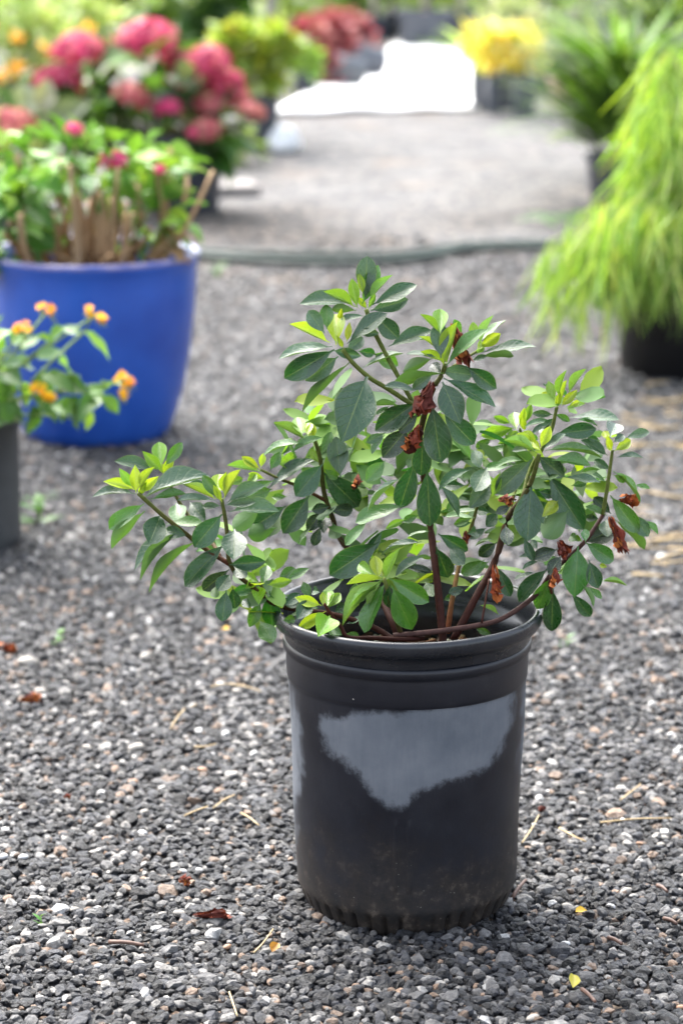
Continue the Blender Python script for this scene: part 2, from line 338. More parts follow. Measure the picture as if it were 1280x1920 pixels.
# ------------------------------------------------------------------ main pot
PH, PR = 0.326, 0.140
def main_pot():
    t_ = thing('nursery_pot', 'large black plastic nursery pot with grey dry patch, holding the azalea', 'pot', POT)
    NS = 504
    def foot(r, z, a):
        if z < 0.0265:
            k = 0.5 + 0.5 * math.cos(a * 42); d = max(0.0, min(1.0, (k - 0.72) * 7)) * (0.55 + 0.45 * math.sin(a * 3.3 + 1) * math.sin(a * 8.1))
            r -= 0.0085 * d * min(1, (0.0265 - z) / 0.003) * (1.0 if z > 0.0005 else 0.9)
        q = a - math.pi * 1.5 + 0.06                    # moulding seam on the front
        if abs(q) < 0.075 and 0.055 < z < 0.132: r += 0.0009 if abs(abs(q) - 0.06) < 0.014 else -0.0004
        r += 0.0010 * math.sin(2 * a + 1) + 0.0006 * math.sin(3 * a + 40 * z)
        return r
    prof = [(0.0, 0.006), (0.085, 0.006), (0.090, 0.0), (0.1035, 0.0), (0.1055, 0.003), (0.108, 0.008), (0.1105, 0.014), (0.113, 0.021), (0.1148, 0.0265), (0.1156, 0.030)]
    zt = 0.252
    for i in range(1, 66): z = 0.030 + (zt - 0.030) * i / 65; prof.append((0.1156 + (0.1232 - 0.1156) * i / 65, z))
    prof += [(0.1240, 0.2535), (0.1246, 0.256), (0.1250, 0.262), (0.1253, 0.272), (0.1255, 0.2795), (0.1252, 0.2815), (0.1258, 0.2835), (0.1285, 0.2855), (0.1288, 0.290), (0.1284, 0.2935), (0.1270, 0.2945)]
    body = MB(); lathe(body, prof, NS, rad=foot)
    me = body.mesh('pot_wall')
    # dry, dusty patches: drawn where they lie on the wall (zoomed-photo outline carried onto the surface)
    def cz(pts): return [(480 + x * 0.453, 1040 + y * 0.453) for x, y in pts]
    patch = cz([(272, 668), (380, 672), (420, 655), (560, 655), (640, 640), (760, 632), (870, 612), (960, 590), (1062, 556), (1066, 600), (1048, 700), (1010, 790), (965, 875), (900, 905), (840, 920), (760, 945), (690, 975), (650, 1000), (610, 1040), (530, 1050), (500, 1020), (470, 960), (430, 915), (390, 885), (360, 850), (310, 825), (280, 780), (262, 720)])
    strip = cz([(60, 380), (118, 470), (150, 560), (160, 640), (186, 720), (190, 830), (182, 950), (165, 1000), (160, 1080), (160, 1200), (0, 1200), (0, 380)])
    strip2 = cz([(1200, 420), (1112, 460), (1106, 600), (1098, 760), (1092, 900), (1200, 900)])
    def sdf(poly, x, y):
        ins = False; dm = 1e9; n = len(poly)
        for i in range(n):
            x1, y1 = poly[i]; x2, y2 = poly[(i + 1) % n]
            if (y1 > y) != (y2 > y) and x < (x2 - x1) * (y - y1) / (y2 - y1) + x1: ins = not ins
            dx, dy = x2 - x1, y2 - y1; s = max(0, min(1, ((x - x1) * dx + (y - y1) * dy) / (dx * dx + dy * dy)))
            dm = min(dm, math.hypot(x - x1 - s * dx, y - y1 - s * dy))
        return dm if ins else -dm
    dry = np.full(len(me.vertices), -60.0, np.float32)
    for i, v in enumerate(me.vertices):
        if v.co.z < 0.05 or v.co.z > 0.2535: continue
        an = math.atan2(v.co.y, v.co.x)
        if v.co.y < 0.03:
            x, y = proj(v.co + POT); dry[i] = max(sdf(patch, x, y), sdf(strip, x, y), sdf(strip2, x, y))
        else: dry[i] = 60 * math.sin(an * 3 + 1.0 + v.co.z * 9) - 22
    a = me.attributes.new('dry', 'FLOAT', 'POINT'); a.data.foreach_set('value', dry)
    m, t, b = new_mat('weathered_black_plastic'); co = N(t, 'ShaderNodeTexCoord').outputs['Object']
    d = N(t, 'ShaderNodeAttribute', attribute_name='dry').outputs['Fac']
    mp0 = N(t, 'ShaderNodeMapping'); mp0.inputs['Scale'].default_value = (1, 1, 0.08); t.links.new(co, mp0.inputs[0]); streak0 = noise(t, 150, 3, 0.6, mp0.outputs[0])
    e = math_(t, 'ADD', d, math_(t, 'ADD', math_(t, 'MULTIPLY', math_(t, 'SUBTRACT', noise(t, 48, 7, 0.72, co), 0.5), 50), math_(t, 'MULTIPLY', math_(t, 'SUBTRACT', streak0, 0.5), 7)))
    f = sstep(t, e, -9, 10)
    mp = N(t, 'ShaderNodeMapping'); mp.inputs['Scale'].default_value = (1, 1, 0.12); t.links.new(co, mp.inputs[0])
    streak = noise(t, 190, 4, 0.6, mp.outputs[0]); cl = noise(t, 22, 5, 0.6, co); fn = noise(t, 420, 2, 0.5, co)
    dust = ramp(t, math_(t, 'ADD', math_(t, 'MULTIPLY', streak, 0.22), math_(t, 'MULTIPLY', cl, 0.78)), [(0.3, (0.085, 0.098, 0.118)), (0.7, (0.15, 0.16, 0.178))]).outputs[0]
    dark = ramp(t, cl, [(0.3, (0.004, 0.0048, 0.009)), (0.7, (0.011, 0.0122, 0.018))]).outputs[0]
    sx = N(t, 'ShaderNodeSeparateXYZ'); t.links.new(co, sx.inputs[0])
    low = math_(t, 'SUBTRACT', 1.0, sstep(t, math_(t, 'ADD', sx.outputs[2], math_(t, 'MULTIPLY', math_(t, 'SUBTRACT', cl, 0.5), 0.16)), 0.02, 0.13))
    dirt = ramp(t, noise(t, 60, 5, 0.7, co), [(0.35, (0.010, 0.009, 0.008)), (0.55, (0.028, 0.021, 0.016)), (0.70, (0.10, 0.08, 0.062))]).outputs[0]
    scuff = math_(t, 'MULTIPLY', sstep(t, noise(t, 36, 7, 0.75, co), 0.55, 0.78), 0.35)
    dark = mixc(t, scuff, dark, (0.035, 0.037, 0.043))
    dark = mixc(t, math_(t, 'MULTIPLY', low, 0.8), dark, dirt)
    specks = sstep(t, noise(t, 330, 3, 0.6, co), 0.68, 0.76)
    dark = mixc(t, math_(t, 'MULTIPLY', math_(t, 'MULTIPLY', specks, low), 0.8), dark, (0.3, 0.28, 0.25))
    t.links.new(mixc(t, f, dark, dust), b.inputs['Base Color']); b.inputs['Specular IOR Level'].default_value = 0.4
    t.links.new(math_(t, 'ADD', math_(t, 'ADD', math_(t, 'MULTIPLY', f, 0.26), math_(t, 'MULTIPLY', low, 0.22)), math_(t, 'ADD', 0.30, math_(t, 'MULTIPLY', cl, 0.16))), b.inputs['Roughness'])
    bump(t, math_(t, 'ADD', fn, math_(t, 'MULTIPLY', streak, 0.6)), b, 0.16, 0.0006)
    wall = link('pot_wall', me, t_, m, world=False)
    rim = MB()
    lathe(rim, [(0.1268, 0.2940), (0.1278, 0.2965), (0.1280, 0.3000), (0.1300, 0.3050), (0.1335, 0.3085), (0.1378, 0.3110), (0.1396, 0.3150), (0.1402, 0.3200), (0.1396, 0.3240), (0.1380, 0.3262), (0.1352, 0.3268), (0.1325, 0.3255), (0.1305, 0.3220),
                (0.1270, 0.3050), (0.1255, 0.2950), (0.1240, 0.2940), (0.1232, 0.2750), (0.1228, 0.2720), (0.1215, 0.2600), (0.1195, 0.2200), (0.117, 0.16)], 160, rad=lambda r, z, a: r + 0.0012 * math.sin(2 * a + 1) + 0.0005 * math.sin(7 * a))
    mr = plain('rim_plastic', (0.006, 0.007, 0.010), (0.014, 0.016, 0.021), 25, 0.27, 0.15, 0.0006, 300, rvar=0.22)
    link('rim', rim.mesh('rim'), wall, mr, world=False)
    soil = MB(); V = [(0, 0, 0.255)]; F = []
    for i in range(1, 13):
        for j in range(48):
            a = 2 * math.pi * j / 48; r = 0.1208 * i / 12
            V.append((r * math.cos(a), r * math.sin(a), 0.255 + rnd.uniform(-0.004, 0.004)))
    F += [(0, 1 + j, 1 + (j + 1) % 48) for j in range(48)]
    for i in range(11):
        for j in range(48): F.append((1 + i * 48 + j, 1 + (i + 1) * 48 + j, 1 + (i + 1) * 48 + (j + 1) % 48, 1 + i * 48 + (j + 1) % 48))
    soil.add(V, F); link('potting_soil', soil.mesh('potting_soil'), t_, M_SOIL, world=False)
    ch = MB()                                          # bark chips, husks and perlite on the soil
    for _ in range(420):
        a = rnd.uniform(0, 6.28); r = 0.117 * math.sqrt(rnd.random()); s = rnd.uniform(0.003, 0.010)
        c = rnd.choice([(0.10, 0.04, 0.02), (0.16, 0.07, 0.035), (0.05, 0.025, 0.015), (0.30, 0.2, 0.12), (0.5, 0.47, 0.4)])
        u = Vector((math.cos(a * 7), math.sin(a * 7), rnd.uniform(-.4, .4))).normalized(); w, n_ = frame(u)
        p = Vector((r * math.cos(a), r * math.sin(a), 0.2575 + rnd.uniform(-.001, .003)))
        q = [p + u * s * x + w * s * 0.45 * y + n_ * s * 0.25 * z for x in (-1, 1) for y in (-1, 1) for z in (-1, 1)]
        ch.add(q, [(0, 1, 3, 2), (4, 6, 7, 5), (0, 4, 5, 1), (2, 3, 7, 6), (0, 2, 6, 4), (1, 5, 7, 3)], c)
    o = link('bark_chips', ch.mesh('bark_chips', False, True), t_, M_DRIED, world=False); o['kind'] = 'stuff'
main_pot()

# ------------------------------------------------------------------ leaf meshes
def leaf_mesh(name, shape, bend, cup, twist=0.0, nu=6, nv=11, wav=0.0):
    """unit leaf: x 0..1 along, y -0.5..0.5 across, z up; shape(t) gives the half width 0..1"""
    V = []; F = []; UV = []
    for i in range(nv + 1):
        t = i / nv; w = shape(t)
        for j in range(nu + 1):
            s = -1 + 2 * j / nu; y = 0.5 * w * s
            z = -bend * t * t + cup * abs(s) ** 1.4 * w * 0.5 + wav * math.sin(t * 9 + (2 if s > 0 else 0)) * abs(s) * w
            tw = twist * t; V.append((t - 0.35 * bend * bend * t * t, y * math.cos(tw), z + y * math.sin(tw)))
            UV.append((0.5 + 0.5 * s, t))
    for i in range(nv):
        for j in range(nu):
            a = i * (nu + 1) + j; F.append((a, a + nu + 1, a + nu + 2, a + 1))
    me = bpy.data.meshes.new(name); me.from_pydata(V, [], [f[::-1] for f in F]); me.update()
    me.polygons.foreach_set('use_smooth', [True] * len(me.polygons))
    uv = me.uv_layers.new(name='UVMap')
    for lp in me.loops: uv.data[lp.index].uv = UV[lp.vertex_index]
    # make sure the upper side is +z
    if me.polygons[len(me.polygons) // 2].normal.z < 0: me.flip_normals()
    return me
def azal(p, tip=0.75, pet=0.07):
    def f(t):
        if t < pet: return 0.06 + 0.05 * t / pet
        s = (t - pet) / (1 - pet); w = math.sin(math.pi * s ** p) ** tip if 0 < s < 1 else 0
        return max(0.015 if t > 0.99 else 0.05, w)
    return f
LM = [leaf_mesh('azalea_leaf_%d' % i, azal(p, tp), bd, cp, tw, wav=wv) for i, (p, tp, bd, cp, tw, wv) in enumerate([
    (1.2, 0.70, 0.10, 0.22, 0.0, 0.02), (1.12, 0.80, 0.20, 0.28, 0.15, 0.02), (1.3, 0.64, 0.05, 0.16, -0.12, 0.03), (1.05, 0.85, 0.26, 0.24, -0.1, 0.02), (1.4, 0.58, 0.14, 0.14, 0.1, 0.02)])]
LMY = [leaf_mesh('young_leaf_%d' % i, azal(p, tp), bd, cp, tw) for i, (p, tp, bd, cp, tw) in enumerate([(1.0, 0.95, -0.08, 0.45, 0.1), (1.05, 0.9, 0.06, 0.5, -0.1), (0.95, 1.0, 0.14, 0.35, 0.0)])]
for me in LM + LMY: me.materials.append(M_LEAF)
TONE = {'D': (0.011, 0.054, 0.015), 'P': (0.034, 0.082, 0.042), 'M': (0.044, 0.130, 0.018), 'G': (0.026, 0.125, 0.012), 'L': (0.135, 0.26, 0.030), 'Y': (0.26, 0.36, 0.026), 'K': (0.008, 0.028, 0.010)}  # P: mature leaf with pale sky sheen put into its colour
def place_leaf(parent, me, base, tip, n, Wd, col, name='leaf'):
    a = tip - base; Ln = a.length; a = a / Ln; n = (n - a * n.dot(a)).normalized(); b = n.cross(a)
    o = bpy.data.objects.new(name, me); COL.objects.link(o); o.parent = parent
    m = Matrix(((a.x, b.x, n.x, 0), (a.y, b.y, n.y, 0), (a.z, b.z, n.z, 0), (0, 0, 0, 1)))
    o.matrix_local = Matrix.Translation(base - parent.location) @ m @ Matrix.Diagonal((Ln, Wd, Ln, 1))
    o.color = (*col, 1); return o
def jit(c, k=0.2):
    f = 1 + rnd.uniform(-k, k); return tuple(min(1, x * f * (1 + rnd.uniform(-k, k) * 0.35)) for x in c)

# ------------------------------------------------------------------ azalea
AZ = thing('azalea', 'wet green azalea shrub with dried brown flowers, growing in black nursery pot', 'shrub', (POT.x, POT.y, 0.258))
TIPS = []
CROP = {'A': (500, 460, .40625), 'B': (160, 720, .421875), 'C': (760, 660, .390625), 'E': (540, 860, .28125)}
def cpx(c, x, y): ox, oy, s = CROP[c]; return ox + x * s, oy + y * s
def leaves(crop, dY, text):
    """rows 'bx by tx ty w tone[u]': base, tip and seen width on the enlarged photograph; u = underside seen"""
    Y0 = POT.y + dY; s = CROP[crop][2]; mpp = pxm(Y0) * s
    for row in text.split(';'):
        q = row.split()
        if not q: continue
        bx, by, tx, ty, w = map(float, q[:5]); tn = q[5]; und = 'u' in tn
        yb = Y0 + rnd.uniform(-.008, .008); base = at(*cpx(crop, bx, by), yb)
        Limg = math.hypot(tx - bx, ty - by) * mpp; wm = w * mpp
        young = tn[0] in 'YL'
        Lt = max(Limg, wm / (0.5 if young else 0.58)); dd = math.sqrt(max(0, Lt * Lt - Limg * Limg)) * (-1 if ty > by else 1)
        if abs(dd) < 0.004: dd = rnd.uniform(-.008, .008)
        tip = at(*cpx(crop, tx, ty), yb + dd); tip = tip + (tip - base) * 0.03; base = base - (tip - base) * 0.07; a = (tip - base).normalized(); Ln = (tip - base).length
        v = (CAM - base).normalized(); n0 = (v - a * v.dot(a)).normalized(); sd_ = a.cross(n0)
        Wd = max(wm, (0.33 if young else 0.37) * Ln); th = math.acos(min(1, wm / Wd))
        best = None
        for sg in (1, -1):
            n = (n0 * (-1 if und else 1)) * math.cos(th) + sd_ * sg * math.sin(th)
            if best is None or n.z > best.z: best = n
        me = rnd.choice(LMY if young else LM)
        o = place_leaf(AZ, me, base, tip, best, Wd * 1.02, jit(TONE[tn[0]]))
        if ty > by + 60 and not young: TIPS.append(o)
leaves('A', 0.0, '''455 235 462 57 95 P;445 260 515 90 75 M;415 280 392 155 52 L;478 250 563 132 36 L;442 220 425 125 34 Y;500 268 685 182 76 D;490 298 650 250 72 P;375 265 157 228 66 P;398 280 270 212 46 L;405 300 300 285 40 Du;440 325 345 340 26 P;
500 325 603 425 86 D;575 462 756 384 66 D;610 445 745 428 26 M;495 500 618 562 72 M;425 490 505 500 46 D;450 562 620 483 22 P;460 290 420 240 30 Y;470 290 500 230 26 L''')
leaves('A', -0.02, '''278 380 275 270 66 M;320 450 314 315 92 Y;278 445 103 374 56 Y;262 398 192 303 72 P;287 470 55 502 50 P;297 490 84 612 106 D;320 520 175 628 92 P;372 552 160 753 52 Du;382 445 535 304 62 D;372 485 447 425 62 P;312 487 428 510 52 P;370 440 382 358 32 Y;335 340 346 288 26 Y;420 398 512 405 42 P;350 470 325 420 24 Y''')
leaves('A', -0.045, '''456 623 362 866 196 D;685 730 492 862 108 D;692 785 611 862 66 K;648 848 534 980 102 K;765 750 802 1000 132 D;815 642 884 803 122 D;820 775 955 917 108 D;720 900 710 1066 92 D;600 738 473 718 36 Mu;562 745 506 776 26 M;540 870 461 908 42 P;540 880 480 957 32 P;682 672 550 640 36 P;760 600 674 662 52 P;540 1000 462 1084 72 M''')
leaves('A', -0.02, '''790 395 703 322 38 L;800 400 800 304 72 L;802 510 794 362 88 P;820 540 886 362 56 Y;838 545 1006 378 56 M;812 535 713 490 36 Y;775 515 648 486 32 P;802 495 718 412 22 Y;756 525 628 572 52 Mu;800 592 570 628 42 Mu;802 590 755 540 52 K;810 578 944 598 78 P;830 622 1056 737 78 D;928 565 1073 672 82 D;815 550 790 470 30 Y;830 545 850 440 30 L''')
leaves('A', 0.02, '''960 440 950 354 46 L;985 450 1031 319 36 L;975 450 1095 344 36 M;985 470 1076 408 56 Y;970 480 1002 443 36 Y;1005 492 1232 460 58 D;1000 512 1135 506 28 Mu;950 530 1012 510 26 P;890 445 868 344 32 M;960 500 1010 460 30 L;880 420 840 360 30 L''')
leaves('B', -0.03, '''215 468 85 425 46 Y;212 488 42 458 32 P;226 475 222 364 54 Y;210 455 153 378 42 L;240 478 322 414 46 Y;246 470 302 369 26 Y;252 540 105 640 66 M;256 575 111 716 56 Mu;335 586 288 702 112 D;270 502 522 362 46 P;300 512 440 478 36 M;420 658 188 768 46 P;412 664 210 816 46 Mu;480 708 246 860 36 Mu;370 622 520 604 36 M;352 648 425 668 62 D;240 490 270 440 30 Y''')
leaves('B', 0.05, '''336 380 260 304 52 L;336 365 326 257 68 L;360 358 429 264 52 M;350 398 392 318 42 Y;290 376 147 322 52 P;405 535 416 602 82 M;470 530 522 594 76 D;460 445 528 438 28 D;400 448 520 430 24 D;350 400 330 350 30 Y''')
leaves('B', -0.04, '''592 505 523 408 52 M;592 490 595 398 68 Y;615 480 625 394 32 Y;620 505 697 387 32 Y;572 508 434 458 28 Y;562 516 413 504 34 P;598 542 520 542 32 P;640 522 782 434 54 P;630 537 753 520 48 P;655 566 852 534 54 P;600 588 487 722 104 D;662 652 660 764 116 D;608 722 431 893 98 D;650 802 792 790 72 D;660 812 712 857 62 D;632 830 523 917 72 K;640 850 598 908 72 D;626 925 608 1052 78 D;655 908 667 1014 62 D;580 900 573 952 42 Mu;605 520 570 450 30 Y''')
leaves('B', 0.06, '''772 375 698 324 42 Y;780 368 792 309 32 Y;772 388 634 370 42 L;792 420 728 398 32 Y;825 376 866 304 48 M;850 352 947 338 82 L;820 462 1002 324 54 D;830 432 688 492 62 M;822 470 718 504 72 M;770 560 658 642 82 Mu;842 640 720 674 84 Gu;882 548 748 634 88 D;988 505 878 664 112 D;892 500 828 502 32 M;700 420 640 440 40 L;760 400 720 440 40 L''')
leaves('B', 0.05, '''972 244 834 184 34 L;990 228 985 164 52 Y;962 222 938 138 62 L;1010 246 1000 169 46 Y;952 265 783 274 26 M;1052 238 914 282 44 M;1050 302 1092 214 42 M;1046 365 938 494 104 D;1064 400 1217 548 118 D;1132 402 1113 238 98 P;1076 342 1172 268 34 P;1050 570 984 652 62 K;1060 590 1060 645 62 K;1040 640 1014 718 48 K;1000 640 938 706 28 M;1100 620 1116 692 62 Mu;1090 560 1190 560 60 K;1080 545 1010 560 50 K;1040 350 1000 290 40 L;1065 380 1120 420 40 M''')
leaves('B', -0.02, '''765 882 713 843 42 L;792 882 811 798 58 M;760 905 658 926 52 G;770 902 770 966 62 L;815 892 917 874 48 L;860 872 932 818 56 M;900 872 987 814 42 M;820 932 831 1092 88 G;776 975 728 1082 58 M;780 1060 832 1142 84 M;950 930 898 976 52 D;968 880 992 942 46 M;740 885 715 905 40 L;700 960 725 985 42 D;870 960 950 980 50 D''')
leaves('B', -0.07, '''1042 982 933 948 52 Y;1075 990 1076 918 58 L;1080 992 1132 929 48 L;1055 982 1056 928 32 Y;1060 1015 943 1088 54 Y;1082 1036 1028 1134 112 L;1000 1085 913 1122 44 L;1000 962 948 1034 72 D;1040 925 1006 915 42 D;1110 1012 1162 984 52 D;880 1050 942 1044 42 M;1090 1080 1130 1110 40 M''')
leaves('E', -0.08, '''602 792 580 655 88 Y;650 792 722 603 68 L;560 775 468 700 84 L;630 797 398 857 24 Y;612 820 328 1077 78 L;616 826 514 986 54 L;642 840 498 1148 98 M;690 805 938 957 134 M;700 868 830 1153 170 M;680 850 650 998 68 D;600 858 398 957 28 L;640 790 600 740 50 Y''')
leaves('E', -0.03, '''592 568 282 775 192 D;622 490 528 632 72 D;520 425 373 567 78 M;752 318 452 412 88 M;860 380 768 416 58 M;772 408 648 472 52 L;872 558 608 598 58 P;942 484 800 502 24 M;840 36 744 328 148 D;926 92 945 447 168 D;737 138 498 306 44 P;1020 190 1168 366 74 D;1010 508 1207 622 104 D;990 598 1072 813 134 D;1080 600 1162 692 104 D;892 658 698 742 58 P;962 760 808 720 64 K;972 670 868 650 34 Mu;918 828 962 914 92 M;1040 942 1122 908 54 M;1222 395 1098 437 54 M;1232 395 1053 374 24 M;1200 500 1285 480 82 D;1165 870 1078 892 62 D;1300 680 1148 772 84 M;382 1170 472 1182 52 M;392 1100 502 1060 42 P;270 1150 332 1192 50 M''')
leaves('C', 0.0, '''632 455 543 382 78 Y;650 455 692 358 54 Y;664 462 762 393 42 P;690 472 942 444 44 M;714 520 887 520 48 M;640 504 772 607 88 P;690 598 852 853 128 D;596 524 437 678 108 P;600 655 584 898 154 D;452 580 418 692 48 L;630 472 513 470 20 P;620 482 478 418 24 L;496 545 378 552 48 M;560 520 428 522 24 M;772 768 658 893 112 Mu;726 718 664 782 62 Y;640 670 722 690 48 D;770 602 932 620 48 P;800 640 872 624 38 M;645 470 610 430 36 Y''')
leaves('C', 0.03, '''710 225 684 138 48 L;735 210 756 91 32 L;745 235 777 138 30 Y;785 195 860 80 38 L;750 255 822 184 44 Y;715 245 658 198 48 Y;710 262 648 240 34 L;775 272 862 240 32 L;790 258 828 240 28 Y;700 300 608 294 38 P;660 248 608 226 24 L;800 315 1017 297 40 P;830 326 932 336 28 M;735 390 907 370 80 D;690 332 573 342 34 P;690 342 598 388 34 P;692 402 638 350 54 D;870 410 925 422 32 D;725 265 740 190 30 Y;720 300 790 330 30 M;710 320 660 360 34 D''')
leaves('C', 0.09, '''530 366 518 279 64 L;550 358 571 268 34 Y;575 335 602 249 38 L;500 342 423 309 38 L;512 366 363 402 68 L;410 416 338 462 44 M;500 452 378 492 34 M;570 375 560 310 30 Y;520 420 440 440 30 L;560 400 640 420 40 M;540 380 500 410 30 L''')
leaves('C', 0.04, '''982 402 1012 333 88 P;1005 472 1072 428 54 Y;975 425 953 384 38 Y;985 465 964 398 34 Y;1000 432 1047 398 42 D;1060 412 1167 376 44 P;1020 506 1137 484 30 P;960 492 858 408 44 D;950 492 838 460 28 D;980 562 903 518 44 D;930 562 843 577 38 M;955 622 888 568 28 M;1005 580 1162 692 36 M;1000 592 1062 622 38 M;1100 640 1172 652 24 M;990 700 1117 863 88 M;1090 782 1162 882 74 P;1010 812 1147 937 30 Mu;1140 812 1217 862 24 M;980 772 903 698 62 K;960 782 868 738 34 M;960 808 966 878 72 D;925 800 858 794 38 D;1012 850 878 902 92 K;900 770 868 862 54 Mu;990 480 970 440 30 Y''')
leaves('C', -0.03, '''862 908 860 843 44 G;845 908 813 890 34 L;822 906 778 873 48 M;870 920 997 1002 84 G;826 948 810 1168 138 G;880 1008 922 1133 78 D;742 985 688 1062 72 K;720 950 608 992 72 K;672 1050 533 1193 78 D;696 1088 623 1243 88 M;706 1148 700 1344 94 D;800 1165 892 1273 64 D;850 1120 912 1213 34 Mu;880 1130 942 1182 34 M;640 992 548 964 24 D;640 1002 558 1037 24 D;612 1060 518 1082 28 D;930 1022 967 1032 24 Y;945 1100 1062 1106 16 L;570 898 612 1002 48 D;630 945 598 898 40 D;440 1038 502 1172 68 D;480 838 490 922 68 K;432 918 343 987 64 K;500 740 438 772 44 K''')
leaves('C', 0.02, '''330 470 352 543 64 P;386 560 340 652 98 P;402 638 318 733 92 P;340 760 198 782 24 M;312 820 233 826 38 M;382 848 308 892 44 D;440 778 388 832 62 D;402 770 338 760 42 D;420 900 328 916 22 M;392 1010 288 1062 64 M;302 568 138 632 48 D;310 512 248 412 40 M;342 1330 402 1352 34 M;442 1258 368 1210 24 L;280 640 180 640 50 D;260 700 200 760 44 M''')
def inner_foliage():
    # leaves deep in the shrub, half hidden behind the outer ones
    mb = MB(); rg = random.Random(5)
    spots = [(540, 780, 620, 880, 16, .12), (580, 740, 700, 900, 22, .09), (640, 780, 880, 990, 62, .11), (430, 1060, 560, 1170, 16, .02), (640, 1000, 780, 1110, 16, .02), (960, 860, 1100, 1000, 18, .05), (840, 800, 960, 960, 22, .09), (1000, 800, 1140, 940, 16, .09), (900, 960, 1060, 1080, 16, .06), (480, 900, 640, 980, 14, .10), (680, 980, 800, 1090, 14, .06), (380, 940, 470, 1080, 6, .03), (990, 700, 1090, 830, 6, .07)]
    for x0, y0, x1, y1, n, dy in spots:
        for _ in range(n):
            p = at(rg.uniform(x0, x1), rg.uniform(y0, y1), POT.y + dy + rg.uniform(-.04, .05))
            a = Vector((rg.gauss(0, 1), rg.gauss(-.2, 1), rg.gauss(0.1, 0.5))).normalized(); n_ = Vector((rg.gauss(0, .5), rg.gauss(0, .4) - .5, 1)); n_ = (n_ - a * n_.dot(a)).normalized(); b = n_.cross(a)
            L = rg.uniform(.034, .054); w = L * rg.uniform(.36, .48); c = jit(TONE[rg.choice('DPPMMGLLLYY')])
            V = []
            for t, k in ((0, .05), (.2, .5), (.45, .95), (.7, 1), (.88, .65), (1, .05)):
                for s in (-1, 0, 1): V.append(p + a * L * t + b * s * k * w / 2 + n_ * (-.12 * L * t * t + (.1 * w if s else 0)))
            mb.add(V, [(i * 3 + j, i * 3 + j + 1, i * 3 + j + 4, i * 3 + j + 3) for i in range(5) for j in range(2)], c)
    o = link('inner_leaves', mb.mesh('inner_leaves', True, True), AZ, M_TINT); o['kind'] = 'stuff'
inner_foliage()
BR, BRL, GN_, RED = (0.030, 0.0075, 0.0045), (0.06, 0.017, 0.009), (0.085, 0.105, 0.022), (0.11, 0.026, 0.009)
def stem(pts, r0, r1, c0, c1):
    mb = MB(); tube(mb, [at(x, y, POT.y + d) for x, y, d in pts], r0, r1, 8, c0, 5, 0.06, c1, len(pts) > 5)
    link('stem', mb.mesh('stem', True, True), AZ, M_BARK)
def C_(c, *pts): return [(*cpx(c, x, y), d) for x, y, d in pts]
stem([(831, 1212, -.075)] + C_('C', (165, 1230, -.06), (145, 1050, -.045), (118, 830, -.02)) + [(795, 900, -.015), (786, 830, -.02), (796, 775, -.02), (812, 728, -.02)] + C_('A', (805, 600, -.015), (825, 545, -.015)), .0043, .0024, BR, GN_)
stem(C_('C', (228, 1385, -.06), (330, 1190, -.04), (430, 1000, -.01), (490, 800, 0), (560, 700, .005), (610, 600, .005), (640, 490, 0)), .0042, .0022, BR, GN_)
stem(C_('C', (200, 1350, -.05), (225, 1180, -.03), (265, 990, 0), (322, 820, .02), (345, 730, .02)), .0030, .0016, RED, GN_)
stem(C_('C', (-60, 1362, -.08), (120, 1345, -.08), (330, 1315, -.07), (450, 1285, -.05), (550, 1225, -.03), (640, 1150, -.02), (710, 1050, -.02), (850, 920, -.01), (945, 785, .03)), .0031, .0022, (.06, .03, .025), BR)
stem(C_('C', (945, 785, .03), (968, 640, .035), (985, 520, .04), (992, 470, .04)), .0022, .0016, GN_, GN_)
stem(C_('C', (560, 700, .005), (600, 560, .03), (690, 400, .03), (725, 265, .03)), .0024, .0018, GN_, GN_)
stem(C_('C', (490, 790, 0), (540, 600, .06), (560, 450, .09), (547, 365, .09)), .0020, .0014, GN_, GN_)
stem(C_('A', (700, 790, -.02), (665, 712, -.015), (600, 595, -.01), (540, 485, 0), (490, 385, 0), (458, 295, 0)), .0026, .0022, GN_, GN_)
stem(C_('A', (712, 760, -.02), (640, 715, -.02), (555, 660, -.02), (470, 608, -.02), (395, 540, -.02), (350, 480, -.02)), .0026, .0022, GN_, GN_)
stem(C_('A', (860, 560, -.01), (905, 530, .01), (965, 490, .02)), .0018, .0014, GN_, GN_)
stem(C_('E', (752, 1225, -.06), (690, 1080, -.05), (600, 900, -.01), (480, 700, .03), (350, 540, .05)) + C_('B', (1100, 600, .06), (1060, 480, .06), (1045, 340, .055), (1020, 250, .05)), .0040, .0020, BR, GN_)
stem(C_('E', (740, 1235, -.05), (560, 1120, -.03), (300, 1040, -.02)) + C_('B', (860, 985, -.02), (740, 900, -.03), (645, 805, -.04), (628, 640, -.04), (606, 510, -.04)), .0034, .0018, BR, GN_)
stem(C_('B', (640, 800, -.04), (530, 730, -.03), (440, 660, -.03), (340, 580, -.03), (235, 485, -.03)), .0026, .0022, BRL, GN_)
stem(C_('B', (600, 770, -.03), (560, 700, .0), (440, 560, .045), (350, 395, .05)), .0022, .0018, BRL, GN_)
stem(C_('B', (1070, 520, .06), (960, 460, .06), (860, 420, .06), (778, 380, .06)), .0020, .0014, BRL, GN_)
stem(C_('E', (900, 1195, -.075), (780, 1205, -.085), (560, 1195, -.08), (400, 1190, -.075), (350, 1115, -.07), (290, 1045, -.07), (240, 965, -.07)), .0028, .0016, BR, BRL)
stem(C_('E', (770, 1225, -.075), (730, 1100, -.08), (680, 950, -.08), (640, 795, -.08)), .0030, .0018, BR, GN_)
stem(C_('B', (860, 985, -.02), (800, 930, -.02), (775, 880, -.02)), .0018, .0014, BRL, GN_)
stem(C_('C', (710, 1050, -.02), (690, 1100, -.03), (700, 1160, -.03)), .0018, .0014, BR, BRL)
